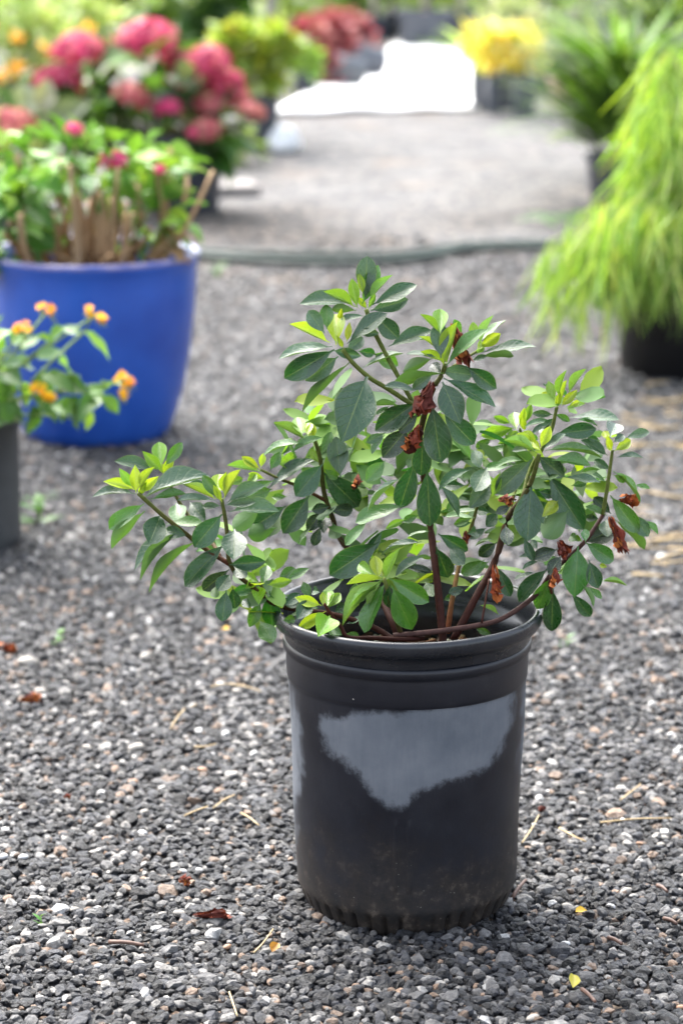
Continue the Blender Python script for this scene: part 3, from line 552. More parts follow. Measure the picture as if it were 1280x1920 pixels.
stem(C_('C', (365, 1300, -.07), (385, 1180, -.05), (400, 1090, -.03)), .0012, .0010, BR, BRL)
def crumple(L, Wd, seed, petals=7):
    rg = random.Random(seed); mb = MB()
    for k in range(petals):
        a0 = rg.uniform(0, 6.28); c = jit(rg.choice([(0.24, 0.040, 0.010), (0.12, 0.018, 0.007), (0.36, 0.10, 0.022), (0.08, 0.014, 0.007)]), .2)
        V = []; n = 7
        ph = rg.uniform(0, 6); off = Vector((rg.uniform(-.25, .25) * Wd, rg.uniform(-.25, .25) * Wd, 0))
        l = L * rg.uniform(.55, 1.0)
        for i in range(n + 1):
            t = i / n; ax = a0 + 1.6 * t * rg.uniform(.3, 1.1)
            rr = Wd * (0.10 + 0.42 * t ** 0.6) * rg.uniform(.7, 1.15)
            for s in (-1, -0.3, 0.4, 1):
                an = ax + s * 0.85 * (0.4 + .6 * t); q = rr * (1 + 0.35 * math.sin(5 * t * 3 + ph + s * 4))
                V.append(Vector((q * math.cos(an), q * math.sin(an), -l * t + 0.10 * L * math.sin(9 * t + s * 3 + ph))) + off * t)
        mb.add(V, [(i * 4 + j, i * 4 + j + 1, i * 4 + j + 5, i * 4 + j + 4) for i in range(n) for j in range(3)], c)
    return mb.mesh('dried_flower', True, True)
DF = [crumple(1, .62, s, 9) for s in (1, 2, 3, 4)]
for m_ in DF: m_.materials.append(M_DRIED)
def dried(parent, p0, p1, wd, i=0):
    a = (p0 - p1); L = a.length; z = a.normalized(); u, w = frame(z)
    o = bpy.data.objects.new('dried_flower', DF[i % 4]); COL.objects.link(o)
    m = Matrix(((u.x, w.x, z.x, 0), (u.y, w.y, z.y, 0), (u.z, w.z, z.z, 0), (0, 0, 0, 1)))
    loc = p0 - (parent.location if parent else Vector((0, 0, 0)))
    o.matrix_local = Matrix.Translation(loc) @ m @ Matrix.Diagonal((wd, wd, L, 1))
    if parent: o.parent = parent
    return o
for i, (c, x0, y0, x1, y1, w, d) in enumerate([('A', 858, 372, 925, 560, 78, -.005), ('A', 760, 640, 715, 795, 95, -.05), ('A', 705, 838, 668, 955, 80, -.05), ('C', 1030, 700, 1120, 700, 70, .03), ('C', 985, 800, 1055, 972, 62, .0), ('C', 735, 910, 775, 980, 60, -.04), ('C', 722, 1040, 720, 1135, 52, -.045), ('C', 428, 1035, 455, 1200, 62, -.03), ('C', 452, 705, 520, 715, 50, -.02), ('C', 285, 860, 292, 910, 30, .01), ('E', 470, 110, 460, 195, 60, .03)]):
    dried(AZ, at(*cpx(c, x0, y0), POT.y + d), at(*cpx(c, x1, y1), POT.y + d - .01), w * CROP[c][2] * pxm(POT.y) * 1.5, i)
def drops():
    m, t, b = new_mat('water'); b.inputs['Transmission Weight'].default_value = 1; b.inputs['Roughness'].default_value = 0.02; b.inputs['IOR'].default_value = 1.33; b.inputs['Base Color'].default_value = (1, 1, 1, 1)
    mb = MB(); lathe(mb, [(0, -1), (.5, -.87), (.87, -.5), (1, 0), (.87, .5), (.5, .9), (.2, 1.25), (0, 1.4)], 12); me = mb.mesh('water_drop'); me.materials.append(m)
    rg = random.Random(6)
    for lf in rg.sample(TIPS, 22):                      # a bead hanging from the very tip of a leaf
        vs_ = lf.data.vertices; wm = Matrix.Translation(AZ.location) @ lf.matrix_local; low = min((wm @ v.co for v in vs_), key=lambda q: q.z)
        s = rg.uniform(.0014, .0024); o = bpy.data.objects.new('water_drop', me); COL.objects.link(o); o.parent = lf
        o.matrix_parent_inverse = wm.inverted(); o.location = low - Vector((0, 0, s * .9)); o.scale = (s, s, s)
drops()

# ------------------------------------------------------------------ generic pots and plants of the background
def simple_pot(label, x, y, r_top, r_bot, h, mat, soil=True, name='plant_pot', group=None, cat='pot', prof=None, seg=64, sq=0, tilt=None, lip=True):
    t_ = thing(name, label, cat, (x, y, 0), group)
    if prof is None:
        prof = [(0, .006), (r_bot * .9, .004), (r_bot * .96, 0), (r_bot, .004), (r_bot + (r_top - r_bot) * .86, h * .86)]
        if lip: prof += [(r_top * 1.0, h * .885), (r_top * 1.035, h * .895), (r_top * 1.05, h * .93), (r_top * 1.06, h * .985)]
        prof += [(r_top * 1.05, h), (r_top * 1.0, h * .998), (r_top * .97, h * .95), (r_top * .95, h * .85), (r_bot * .92, h * .2), (r_bot * .88, .012), (0, .012)]
    mb = MB(); lathe(mb, prof, seg, sq=sq); o = link('pot_wall', mb.mesh('pot_wall'), t_, mat, world=False)
    if soil:
        s = MB(); V = [(0, 0, h * .86)]; n = 32; rs = r_bot + (r_top * .955 - r_bot) * .86
        def rq(a):
            return 1 / (abs(math.cos(a)) ** sq + abs(math.sin(a)) ** sq) ** (1 / sq) if sq else 1
        for k in (.5, 1):
            for j in range(n): a = 2 * math.pi * j / n; V.append((rs * k * rq(a) * math.cos(a), rs * k * rq(a) * math.sin(a), h * .86 + rnd.uniform(-.004, .004)))
        s.add(V, [(0, 1 + j, 1 + (j + 1) % n) for j in range(n)] + [(1 + j, 1 + n + j, 1 + n + (j + 1) % n, 1 + (j + 1) % n) for j in range(n)])
        link('potting_soil', s.mesh('potting_soil'), t_, M_SOIL, world=False)
    if tilt: t_.rotation_euler = tilt
    return t_
def blades(mb, p, a, n, L, w, c, bend=.2, seg=3):
    """one narrow or broad leaf as a strip"""
    a = a.normalized(); n = (n - a * n.dot(a)); n = n.normalized() if n.length > 1e-5 else frame(a)[0]; b = n.cross(a); V = []; F = []
    K = {3: ((0, .3), (.35, 1), (.7, .8), (1, .04)), 4: ((0, .2), (.25, .9), (.5, 1), (.78, .6), (1, .04))}[seg]
    for t, k in K:
        q = p + a * L * t - n * bend * L * t * t
        V += [q - b * w * k / 2, q + b * w * k / 2]
    F = [(2 * i, 2 * i + 2, 2 * i + 3, 2 * i + 1) for i in range(len(K) - 1)]
    mb.add(V, F, c)
def rvec(rg, up=0.0): return Vector((rg.gauss(0, 1), rg.gauss(0, 1), rg.gauss(0, 1) + up)).normalized()
def bush(mb, rg, c, rad, n, L, w, cols, shell=.55, up=.4, bend=.25, seg=3):
    c = Vector(c)
    for _ in range(n):
        d = rvec(rg, .15); k = (shell + (1 - shell) * rg.random()) * rg.uniform(.85, 1.08)
        p = c + Vector((d.x * rad[0], d.y * rad[1], d.z * rad[2])) * k
        a = (d + rvec(rg) * .7 + Vector((0, 0, up - .2))).normalized(); nn = (d * .6 + Vector((0, 0, 1)) + rvec(rg) * .5)
        l = L * rg.uniform(.65, 1.25); blades(mb, p, a, nn, l, w * l / L, jit(rg.choice(cols), .25), bend, seg)
def plant(name, label, cat, loc, group=None): return thing(name, label, cat, loc, group)
def add_foliage(t_, mb, name='foliage', stuff=True, mat=None):
    o = link(name, mb.mesh(name, True, True), t_, mat or M_TINT)
    if stuff: o['kind'] = 'stuff'
    return o
def add_stems(t_, lst, mat=None, name='stem'):
    for pts, r0, r1, c0, c1 in lst:
        mb = MB(); tube(mb, pts, r0, r1, 6, c0, 3, 0.08, c1); link(name, mb.mesh(name, True, True), t_, mat or M_BARK)
# broad-leaf meshes of hydrangea and lantana
def ovate(t): return max(.05 if t < .98 else .02, math.sin(math.pi * t ** .72) ** .85) if t > .06 else .07
BLM = [leaf_mesh('broad_leaf_%d' % i, ovate, b_, c_, t_2, 4, 8, wv) for i, (b_, c_, t_2, wv) in enumerate([(.25, .3, .1, .05), (.4, .2, -.2, .06), (.12, .45, .1, .05)])]
for me in BLM: me.materials.append(M_BGLEAF)
def leafy(t_, rg, n, c, rad, size, cols, ratio=.62, up=.3, shell=.4, cols_top=None):
    c = Vector(c)
    for _ in range(n):
        d = rvec(rg, .1); k = shell + (1 - shell) * rg.random()
        p = c + Vector((d.x * rad[0], d.y * rad[1], d.z * rad[2])) * k
        a = (Vector((d.x, d.y, d.z * .5)) + rvec(rg) * .6 + Vector((0, 0, up - .2))).normalized(); nn = Vector((0, 0, 1)) + rvec(rg) * .7 + d * .3
        L = size * rg.uniform(.6, 1.25)
        place_leaf(t_, rg.choice(BLM), p, p + a * L, nn, L * ratio * rg.uniform(.85, 1.1), jit(rg.choice(cols), .25))
def mophead(seed, cols, n=95):
    rg = random.Random(seed); mb = MB()
    for k in range(n):
        z = 1 - 1.45 * (k + .5) / n; r = math.sqrt(max(0, 1 - z * z)); a = k * 2.39996
        d = Vector((r * math.cos(a), r * math.sin(a), z)); p = Vector((d.x, d.y, d.z * .72)) * rg.uniform(.82, 1.05); d = (d + rvec(rg) * .25).normalized()
        u, w = frame(d); rot = rg.uniform(0, 1.57); c = jit(rg.choice(cols), .25); s = rg.uniform(.17, .25)
        for q in range(4):
            an = rot + q * math.pi / 2; e = u * math.cos(an) + w * math.sin(an); g = d.cross(e); up_ = rg.uniform(-.02, .08)
            mb.add([p, p + e * s * .6 + g * s * .5 + d * up_, p + e * s * 1.1 + d * up_ * 1.4, p + e * s * .6 - g * s * .5 + d * up_], [(0, 3, 2, 1)], c)
    lathe(mb, [(0, -.3), (.35, -.25), (.62, 0), (.55, .35), (.2, .55), (0, .58)], 10)
    me = mb.mesh('flower_head', False, True); a = me.attributes['tint']
    for i in range(len(mb.v) - 60, len(mb.v)): a.data[i].color = (*cols[0], 1)
    me.materials.append(M_PETAL); return me
PINK = [(0.459, 0.0378, 0.115), (0.594, 0.081, 0.176), (0.324, 0.0216, 0.0675), (0.675, 0.176, 0.23), (0.486, 0.108, 0.108)]
HOT = [(0.60, 0.04, 0.17), (0.50, 0.03, 0.13), (0.66, 0.10, 0.24)]
DUSTY = [(0.442, 0.091, 0.111), (0.546, 0.182, 0.169), (0.338, 0.0455, 0.065), (0.442, 0.234, 0.143)]
MOP = {'p': [mophead(s, PINK) for s in (1, 2)], 'h': [mophead(5, HOT, 40)], 'd': [mophead(s, DUSTY) for s in (7, 8)]}
def flower(t_, kind, p, r, rg):
    o = bpy.data.objects.new('flower_head', rg.choice(MOP[kind])); COL.objects.link(o); o.parent = t_
    o.location = p - t_.location; o.scale = (r, r, r); o.rotation_euler = (rg.uniform(-.3, .3), rg.uniform(-.3, .3), rg.uniform(0, 6)); return o

# blue glazed pot with a cut-back hydrangea
def blue_pot():
    m, t, b = new_mat('blue_glaze'); co = N(t, 'ShaderNodeTexCoord').outputs['Object']
    n = noise(t, 7, 5, 0.55, co)
    t.links.new(ramp(t, n, [(0.3, (0.010, 0.052, 0.30)), (0.7, (0.024, 0.10, 0.45))]).outputs[0], b.inputs['Base Color'])
    b.inputs['Roughness'].default_value = 0.33; b.inputs['Coat Weight'].default_value = 0.25; b.inputs['Coat Roughness'].default_value = 0.2
    bump(t, noise(t, 25, 3, 0.5, co), b, 0.12, 0.003)
    h = 0.350
    prof = [(0, .008), (.115, .006), (.124, 0), (.130, .003), (.140, .025), (.152, .06), (.163, .10), (.172, .15), (.179, .20), (.184, .25), (.187, .30), (.188, .325), (.191, .335), (.194, .343), (.193, .350), (.188, .352), (.182, .349), (.178, .34), (.174, .27), (.16, .12), (.12, .02), (0, .018)]
    p = simple_pot('glossy cobalt blue glazed pot full of cut hydrangea stems', BLUE.x, BLUE.y, .188, .13, h, m, prof=[(q[0] * 1.035, q[1]) for q in prof], seg=96, name='glazed_pot')
    rim = MB(); lathe(rim, [(.1935 * 1.035, .3440), (.1950 * 1.035, .3475), (.1935 * 1.035, .3522), (.188 * 1.035, .3545), (.182 * 1.035, .3515)], 96)
    mr = plain('worn_glaze_rim', (0.06, 0.09, 0.32), (0.28, 0.24, 0.36), 30, 0.25, 0.1, 0.001)
    link('rim', rim.mesh('rim'), p.children[0], mr, world=False)
    t_ = plant('hydrangea', 'cut back hydrangea with tan stems in the blue glazed pot', 'hydrangea', (BLUE.x, BLUE.y, .30))
    rg = random.Random(21); TAN, DTAN = (0.324, 0.198, 0.102), (0.18, 0.102, 0.048)
    st = []
    for _ in range(46):
        a = rg.uniform(0, 6.28); r = .15 * math.sqrt(rg.random()); p0 = BLUE + Vector((r * math.cos(a), r * math.sin(a), .295))
        hh = rg.uniform(.07, .24); ln = Vector((math.cos(a), math.sin(a), 0)) * rg.uniform(0, .09)
        p2 = p0 + Vector((0, 0, hh)) + ln + Vector((rg.uniform(-.03, .03), rg.uniform(-.03, .03), 0)); p1 = (p0 + p2) / 2 + Vector((rg.uniform(-.015, .015), rg.uniform(-.015, .015), 0))
        c = rg.choice([TAN, DTAN, TAN, (.34, .23, .13)]); st.append(([p0, p1, p2], rg.uniform(.005, .009), rg.uniform(.004, .006), c, c))
    # the thick stub cluster and leaning stems seen in front
    for x0, y0, x1, y1, r in ((196, 490, 190, 360, .010), (182, 488, 180, 375, .008), (210, 492, 212, 370, .008), (140, 480, 135, 365, .006), (160, 482, 150, 370, .006), (235, 488, 262, 410, .006), (270, 488, 330, 440, .006), (150, 500, 60, 455, .005), (330, 460, 400, 320, .005), (262, 420, 258, 350, .005), (345, 380, 350, 330, .005), (110, 470, 100, 400, .005)):
        st.append(([at(x0, y0, 4.87), at((x0 + x1) / 2 + 3, (y0 + y1) / 2, 4.87), at(x1, y1, 4.9)], r, r * .8, TAN, (.34, .23, .13)))
    add_stems(t_, st)
    G1 = [(0.072, 0.204, 0.0192), (0.132, 0.288, 0.03), (0.042, 0.132, 0.0168), (0.216, 0.36, 0.048), (0.12, 0.264, 0.072)]
    leafy(t_, rg, 120, BLUE + Vector((-.01, .02, .505)), (.21, .16, .065), .062, G1)
    leafy(t_, rg, 80, BLUE + Vector((-.15, -.05, .43)), (.075, .12, .09), .058, G1)
    leafy(t_, rg, 22, BLUE + Vector((-.02, .08, .38)), (.12, .06, .05), .055, G1)
    leafy(t_, rg, 34, BLUE + Vector((.12, -.03, .415)), (.055, .10, .055), .06, G1)
    leafy(t_, rg, 14, BLUE + Vector((.145, -.06, .37)), (.03, .05, .03), .05, [(.24, .13, .06), (.3, .18, .09)])
    for k, x, y, r in (('h', 215, 303, .028), ('h', 140, 243, .018), ('h', 300, 318, .014)):
        q = at(x, y, 4.9); flower(t_, k, q, r, rg); add_stems(t_, [([q, q + Vector((0, .01, -.06)), q + Vector((.005, .02, -.14))], .003, .003, (.25, .3, .1), TAN)])
blue_pot()
# pink hydrangea behind it
def pink_hydrangea(label, potlabel, x, y, blooms, leafspec, r=.15, h=.24, seed=3):
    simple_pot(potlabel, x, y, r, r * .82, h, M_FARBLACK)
    t_ = plant('hydrangea', label, 'hydrangea', (x, y, h * .86)); rg = random.Random(seed)
    st = []
    for k, px, py, rr, dy in blooms:
        q = at(px, py, y + dy); flower(t_, k, q, rr, rg)
        b0 = Vector((x + rg.uniform(-.7, .7) * r * .8, y + rg.uniform(-.6, .6) * r, h * .84)); st.append(([b0, (b0 + q) / 2 + Vector((0, 0, -.02)) + rvec(rg) * .02, q - Vector((0, 0, rr * .3))], .006, .004, (.30, .20, .11), (.22, .26, .1)))
    add_stems(t_, st)
    G2 = [(.022, .075, .010), (.04, .12, .016), (.014, .045, .010), (.07, .17, .025), (.12, .16, .09), (.17, .18, .14)]
    for n, px, py, dy, rad in leafspec: leafy(t_, rg, n, at(px, py, y + dy), rad, .12, G2)
pink_hydrangea('pink mophead hydrangea with many large round flower heads, behind the blue pot', 'black pot half hidden behind the blue pot, under the pink hydrangea', -.50, 8.15,
    [('p', 272, 82, .095, 0), ('p', 140, 98, .075, -.05), ('p', 195, 102, .06, .05), ('p', 110, 148, .075, -.1), ('p', 345, 122, .08, .05), ('p', 388, 118, .07, -.1), ('p', 420, 160, .065, -.05), ('d', 248, 182, .06, -.2), ('h', 312, 205, .045, -.2), ('d', 395, 200, .06, -.1), ('d', 470, 212, .045, -.15), ('d', 440, 190, .05, 0), ('p', 325, 150, .05, .1), ('d', 385, 245, .05, -.2), ('h', 360, 252, .02, -.25), ('p', 130, 175, .045, .1)],
    [(70, 270, 170, 0, (.28, .2, .13)), (45, 300, 250, -.1, (.26, .2, .1)), (30, 170, 200, -.1, (.16, .16, .12)), (25, 390, 260, -.1, (.09, .12, .1))])
pink_hydrangea('dusty pink hydrangea with two flower heads, left of the blue pot stems', 'black pot standing left behind the blue pot', -1.03, 7.6,
    [('d', 22, 238, .07, 0), ('d', 5, 262, .05, -.1), ('d', 48, 245, .035, .05)],
    [(45, 10, 300, 0, (.16, .15, .12)), (25, 60, 260, .1, (.14, .12, .10))], .13, .22, 9)

# lantana at the left edge
def lantana():
    prof = [(0, .006), (.108, .004), (.114, 0), (.117, .004), (.119, .02), (.1195, .10), (.120, .19), (.124, .196), (.126, .205), (.126, .224), (.122, .227), (.118, .222), (.115, .19), (.112, .02), (0, .014)]
    simple_pot('grey black plastic pot with orange lantana, beside the blue pot', LANT.x, LANT.y, .118, .117, .227, M_GREYPOT, prof=prof)
    t_ = plant('lantana', 'leafy lantana with small orange and yellow flower clusters', 'lantana', (LANT.x, LANT.y, .195)); rg = random.Random(4)
    G = [(0.065, 0.169, 0.0286), (0.104, 0.234, 0.039), (0.0455, 0.124, 0.026), (0.182, 0.325, 0.052), (0.143, 0.247, 0.111)]
    Yb = 4.08; st = []; base = LANT + Vector((0, 0, .19))
    ends = [(40, 612), (90, 582), (180, 590), (85, 738), (232, 715), (170, 790), (60, 800), (20, 680), (140, 700), (120, 620)]
    for x, y in ends:
        q = at(x, y, Yb); m1 = at(max(-20, x * .4 - 20), (y + 740) / 2 + 12, Yb); st.append(([base, m1, q], .0032, .0016, (.16, .20, .07), (.24, .36, .1)))
    st.append(([at(60, 715, Yb), at(110, 665, Yb), at(158, 622, Yb), at(168, 600, Yb)], .0028, .002, (.25, .36, .12), (.28, .4, .14)))
    add_stems(t_, st)
    def lf(bx, by, tx, ty, w, c, face=.35):
        b0 = at(bx, by, Yb + rg.uniform(-.03, .03)); t0 = at(tx, ty, Yb + rg.uniform(-.05, .03)); L = (t0 - b0).length
        place_leaf(t_, rg.choice(BLM), b0, t0, Vector((rg.uniform(-.4, .4), -face - rg.uniform(0, .5), .8)), w * pxm(Yb), jit(c, .2))
    rows = '''160 622 212 660 24 3;150 628 110 600 22 4;165 735 205 720 24 1;110 680 140 690 36 3;60 690 20 660 40 4;70 700 100 740 46 2;30 740 -10 700 46 1;60 745 110 790 44 2;60 760 70 832 44 0;140 750 100 785 40 1;150 745 130 808 44 2;165 770 172 815 26 3;180 745 150 780 40 0;190 745 225 775 30 1;200 730 222 700 28 4;160 745 210 745 34 4;120 720 165 735 40 2;40 660 70 620 40 0;20 640 50 610 40 1;10 700 40 720 44 2;0 760 30 790 44 0;70 670 115 650 34 4;90 640 60 620 30 1;0 660 -20 620 44 1;20 780 -20 800 44 2;100 760 150 770 44 1;85 700 135 720 40 0;15 620 -15 640 40 3;118 612 90 640 26 1;35 720 75 770 40 3;110 740 150 700 36 1;-10 720 20 760 46 0'''
    for r_ in rows.split(';'):
        q = r_.split(); lf(*map(float, q[:5]), G[int(q[5])])
    leafy(t_, rg, 46, LANT + Vector((0, 0, .27)), (.13, .12, .06), .055, G)
    OR = [(.74, .32, .008), (.78, .42, .01), (.66, .17, .008), (.78, .48, .015)]
    for x, y, n, sp in ((40, 612, 9, 17), (90, 582, 9, 15), (165, 583, 6, 9), (188, 596, 7, 10), (74, 728, 7, 12), (90, 746, 8, 12), (225, 705, 5, 9), (238, 716, 6, 9), (236, 738, 4, 7)):
        mb = MB()
        for _ in range(n):
            p = at(x + rg.uniform(-sp, sp), y + rg.uniform(-sp, sp) * .75, Yb - .02 + rg.uniform(-.012, .012)); d = (Vector((0, -.6, .8)) + rvec(rg) * .5).normalized(); u, w = frame(d); c = jit(rg.choice(OR), .1); s = rg.uniform(.006, .009)
            V = [p - d * .002] + [p + (u * math.cos(k * math.pi / 4) + w * math.sin(k * math.pi / 4)) * s * (1 if k % 2 == 0 else .72) + d * .001 for k in range(8)]
            mb.add(V, [(0, 1 + k, 1 + (k + 1) % 8) for k in range(8)], c); tube(mb, [p - d * .002, p - d * .02], .0010, .0010, 4, (.3, .36, .1), 2)
        link('flower_cluster', mb.mesh('flower_cluster', False, True), t_, M_PETAL)
lantana()

# weeping fine-leaved plant on the right
def weeping():
    simple_pot('large matt black pot under the weeping light green plant', WEEP.x, WEEP.y, .175, .160, .34, plain('matt_black_plastic', (.0035, .0035, .0045), (.007, .007, .0085), 20, .5, .1, .001, 200), name='plant_pot', seg=80)
    t_ = plant('weeping_bamboo', 'weeping plant with narrow drooping lime green leaves in large black pot', 'grass plant', (WEEP.x, WEEP.y, .29)); rg = random.Random(8)
    G = [(0.196, 0.333, 0.0403), (0.287, 0.437, 0.069), (0.127, 0.253, 0.0287), (0.391, 0.483, 0.138), (0.253, 0.391, 0.092)]
    mb = MB(); st = []
    tips = [(1030, 450, -.05), (1060, 420, .0), (1090, 480, -.1), (1010, 520, -.02), (1130, 450, -.1), (1160, 480, -.15), (1200, 430, -.18), (1075, 560, -.1), (1100, 450, .05), (1215, 350, .1), (1225, 270, .1), (1225, 200, .15), (1230, 140, .15), (1230, 250, .0), (1250, 330, -.1), (1270, 420, -.2), (1240, 150, .1), (1230, 330, 0), (1190, 420, -.05), (1260, 210, .05), (1050, 490, -.05), (1240, 500, -.2), (1280, 300, -.1), (1300, 200, 0), (1320, 350, -.1), (1340, 450, -.15), (1380, 300, 0), (1350, 180, .1), (1290, 120, .2), (1220, 480, -.18), (1130, 500, -.14), (1020, 470, -.1), (1040, 520, -.12), (1065, 470, -.15), (1095, 530, -.18), (1145, 430, -.2), (1175, 400, -.2), (1185, 500, -.22), (1205, 400, -.22), (1010, 480, 0), (1150, 540, -.2), (1240, 420, -.24), (1085, 430, -.1)]
    for x, y, dy in tips:
        e = at(x, y, WEEP.y + dy); b0 = WEEP + Vector((rg.uniform(-.06, .06), rg.uniform(-.06, .06), .29))
        top = (b0 + e) / 2; top.z = max(b0.z, e.z) + rg.uniform(.03, .10); p1 = b0 + (top - b0) * .6 + Vector((0, 0, .04)); st.append(([b0, p1, top, e], .0035, .0012, (.25, .24, .10), (.34, .40, .14)))
        P = smooth_path([b0, p1, top, e], 8)
        for i in range(6, len(P)):
            for _ in range(4):
                p = P[i] + rvec(rg) * .006; a = Vector((rg.gauss(0, .28) - .04, rg.gauss(0, .35) - .1, -1 + rg.uniform(-.1, .3))); L = rg.uniform(.07, .16) * (1.15 if i > len(P) - 5 else 1)
                blades(mb, p, a, Vector((rg.gauss(0, 1), rg.gauss(0, 1) - .4, .6)), L, rg.uniform(.0032, .007), jit(rg.choice(G), .25), rg.uniform(-.1, .25))
    for _ in range(620):
        p = at(rg.uniform(1205, 1400), rg.uniform(80, 430), WEEP.y + rg.uniform(-.15, .25)); a = Vector((rg.gauss(-.08, .38), rg.gauss(0, .4), -1 + rg.uniform(0, .5)))
        blades(mb, p, a, Vector((rg.gauss(0, 1), -1, .5)), rg.uniform(.08, .17), rg.uniform(.0035, .0075), jit(rg.choice(G), .25), .1)
    for _ in range(420):
        p = at(rg.uniform(1110, 1330), rg.uniform(370, 520), WEEP.y - .2 + rg.uniform(-.06, .12)); a = Vector((rg.gauss(-.05, .3), rg.gauss(-.1, .3), -1 + rg.uniform(0, .4)))
        blades(mb, p, a, Vector((rg.gauss(0, 1), -1, .5)), rg.uniform(.07, .15), rg.uniform(.003, .007), jit(rg.choice(G), .25), .1)
    for _ in range(260):
        p = at(rg.uniform(1185, 1290), rg.uniform(180, 400), WEEP.y + rg.uniform(-.15, .1)); a = Vector((rg.gauss(-.1, .4), rg.gauss(-.1, .3), -1 + rg.uniform(0, .6)))
        blades(mb, p, a, Vector((rg.gauss(0, 1), -1, .5)), rg.uniform(.08, .16), rg.uniform(.003, .007), jit(rg.choice(G), .25), .1)
    add_stems(t_, st); add_foliage(t_, mb)
weeping()

def strappy(name, label, cat, x, y, z0, n, L, w, cols, spread, seed, tilt=.9, stemh=0, group=None):
    t_ = plant(name, label, cat, (x, y, z0), group); rg = random.Random(seed); mb = MB()
    for _ in range(n):
        a = rg.uniform(0, 6.28); h = stemh * rg.random(); r = spread * math.sqrt(rg.random())
        d = Vector((math.cos(a) * tilt, math.sin(a) * tilt, rg.uniform(.35, 1.3))); p = Vector((x + r * math.cos(a), y + r * math.sin(a), z0 + h))
        blades(mb, p, d, Vector((-math.cos(a), -math.sin(a), .8)), L * rg.uniform(.6, 1.2), w * rg.uniform(.7, 1.2), jit(rg.choice(cols), .25), rg.uniform(.15, .5), 4)
    if stemh:
        add_stems(t_, [([Vector((x + spread * q * .6, y, z0 - .06)), Vector((x + spread * q * .8, y + .02, z0 + stemh * .5)), Vector((x + spread * q, y, z0 + stemh))], .006, .004, (.16, .18, .06), (.16, .24, .06)) for q in (-.8, -.3, .2, .7)])
    add_foliage(t_, mb); return t_
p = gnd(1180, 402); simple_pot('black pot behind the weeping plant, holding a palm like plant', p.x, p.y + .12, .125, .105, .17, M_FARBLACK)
strappy('palm_plant', 'palm like plant with spreading green blades behind the weeping plant', 'palm', p.x - .02, p.y + .12, .17, 420, .30, .024, [(.06, .15, .016), (.11, .23, .03), (.03, .08, .012), (.2, .32, .05)], .13, 3, 1.0, .30)
p = gnd(1200, 330); simple_pot('black pot hidden behind the palm like plant', p.x + .1, p.y, .18, .14, .28, M_FARBLACK)
strappy('tall_strap_plant', 'tall dark green plant with long strap leaves above the weeping plant', 'plant', p.x + .1, p.y, .26, 620, .27, .022, [(.05, .13, .014), (.09, .20, .024), (.028, .07, .011), (.2, .32, .04), (.28, .38, .07)], .28, 6, 1.4, .62)
# a dark palm frond lying by the hose
t_ = plant('fallen_frond', 'small dark green frond on the gravel by the weeping plant', 'frond', gnd(1055, 408)); mb = MB(); rg = random.Random(2)
for k in range(16): blades(mb, at(1010 + 9 * k, 402 + rg.uniform(-3, 9), 7.75) + Vector((0, rg.uniform(-.05, .05), 0)), Vector((-1 if k % 2 else .4, rg.uniform(-.5, .5), rg.uniform(-.1, .25))), Vector((0, -.3, 1)), .09, .014, jit((.05, .15, .02), .2))
add_foliage(t_, mb)

# ------------------------------------------------------------------ far plants and pots
LIME = [(.38, .44, .03), (.28, .38, .04), (.50, .52, .06), (.22, .34, .05), (.4, .46, .2)]
def potted_bush(label, potlabel, px, py, rpot, hpot, crown, cols, n, L, w, seed, name='shrub', cat='shrub', mat=None, nstem=5, group=None, pgroup=None, fm=None):
    p = gnd(px, py); y = p.y + rpot; simple_pot(potlabel, p.x, y, rpot, rpot * .84, hpot, mat or M_FARBLACK, group=pgroup)
    t_ = plant(name, label, cat, (p.x, y, hpot * .86), group); rg = random.Random(seed); mb = MB(); m = pxm(y) ; st = []
    for cx, cy, rx, ry in crown:
        c = at(cx, cy, y); bush(mb, rg, c, (rx * m, rx * m * .8, ry * m), n // len(crown), L, w, cols)
        b0 = Vector((p.x + rg.uniform(-.4, .4) * rpot, y, hpot * .84)); st.append(([b0, (b0 + c) / 2 + rvec(rg) * .015, c], .006, .003, (.2, .17, .08), (.2, .26, .08)))
    add_stems(t_, st); add_foliage(t_, mb, mat=fm); return t_
potted_bush('round lime green bush in tall black pot beside the white cloth', 'tall black pot of the lime green bush, beside the white cloth', 488, 284, .068, .205, [(470, 100, 60, 40), (510, 95, 45, 40), (440, 85, 40, 35), (490, 145, 50, 35)], LIME, 900, .06, .03, 31)
p = gnd(430, 305); t_ = plant('weed', 'pale green weedy clump at the foot of the tall black pot', 'weed', (p.x, p.y, 0)); mb = MB(); rg = random.Random(1)
bush(mb, rg, (p.x, p.y, .06), (.10, .08, .06), 120, .07, .025, [(.24, .34, .10), (.3, .38, .14)], .1); add_foliage(t_, mb)
# white crumpled sheet
def white_lump():
    p = gnd(524, 280); mb = MB(); rg = random.Random(3); V = []; F = []; n = 24
    prof = [(0.062, 0), (.070, .02), (.062, .05), (.045, .075), (.02, .09), (0.001, .094)]
    lathe(mb, prof, n, rad=lambda r, z, a: r * (1 + .18 * math.sin(3 * a + 20 * z) + .12 * math.sin(7 * a - 60 * z)))
    o = link('white_sack', mb.mesh('white_sack', False), None, plain('white_plastic', (.82, .82, .82), (.86, .86, .86), 10, .5, .5, .01, 40)); o.location = (p.x, p.y, 0)
    tag(o, 'small crumpled white bundle on the ground beside the tall black pot', 'bundle')
white_lump()
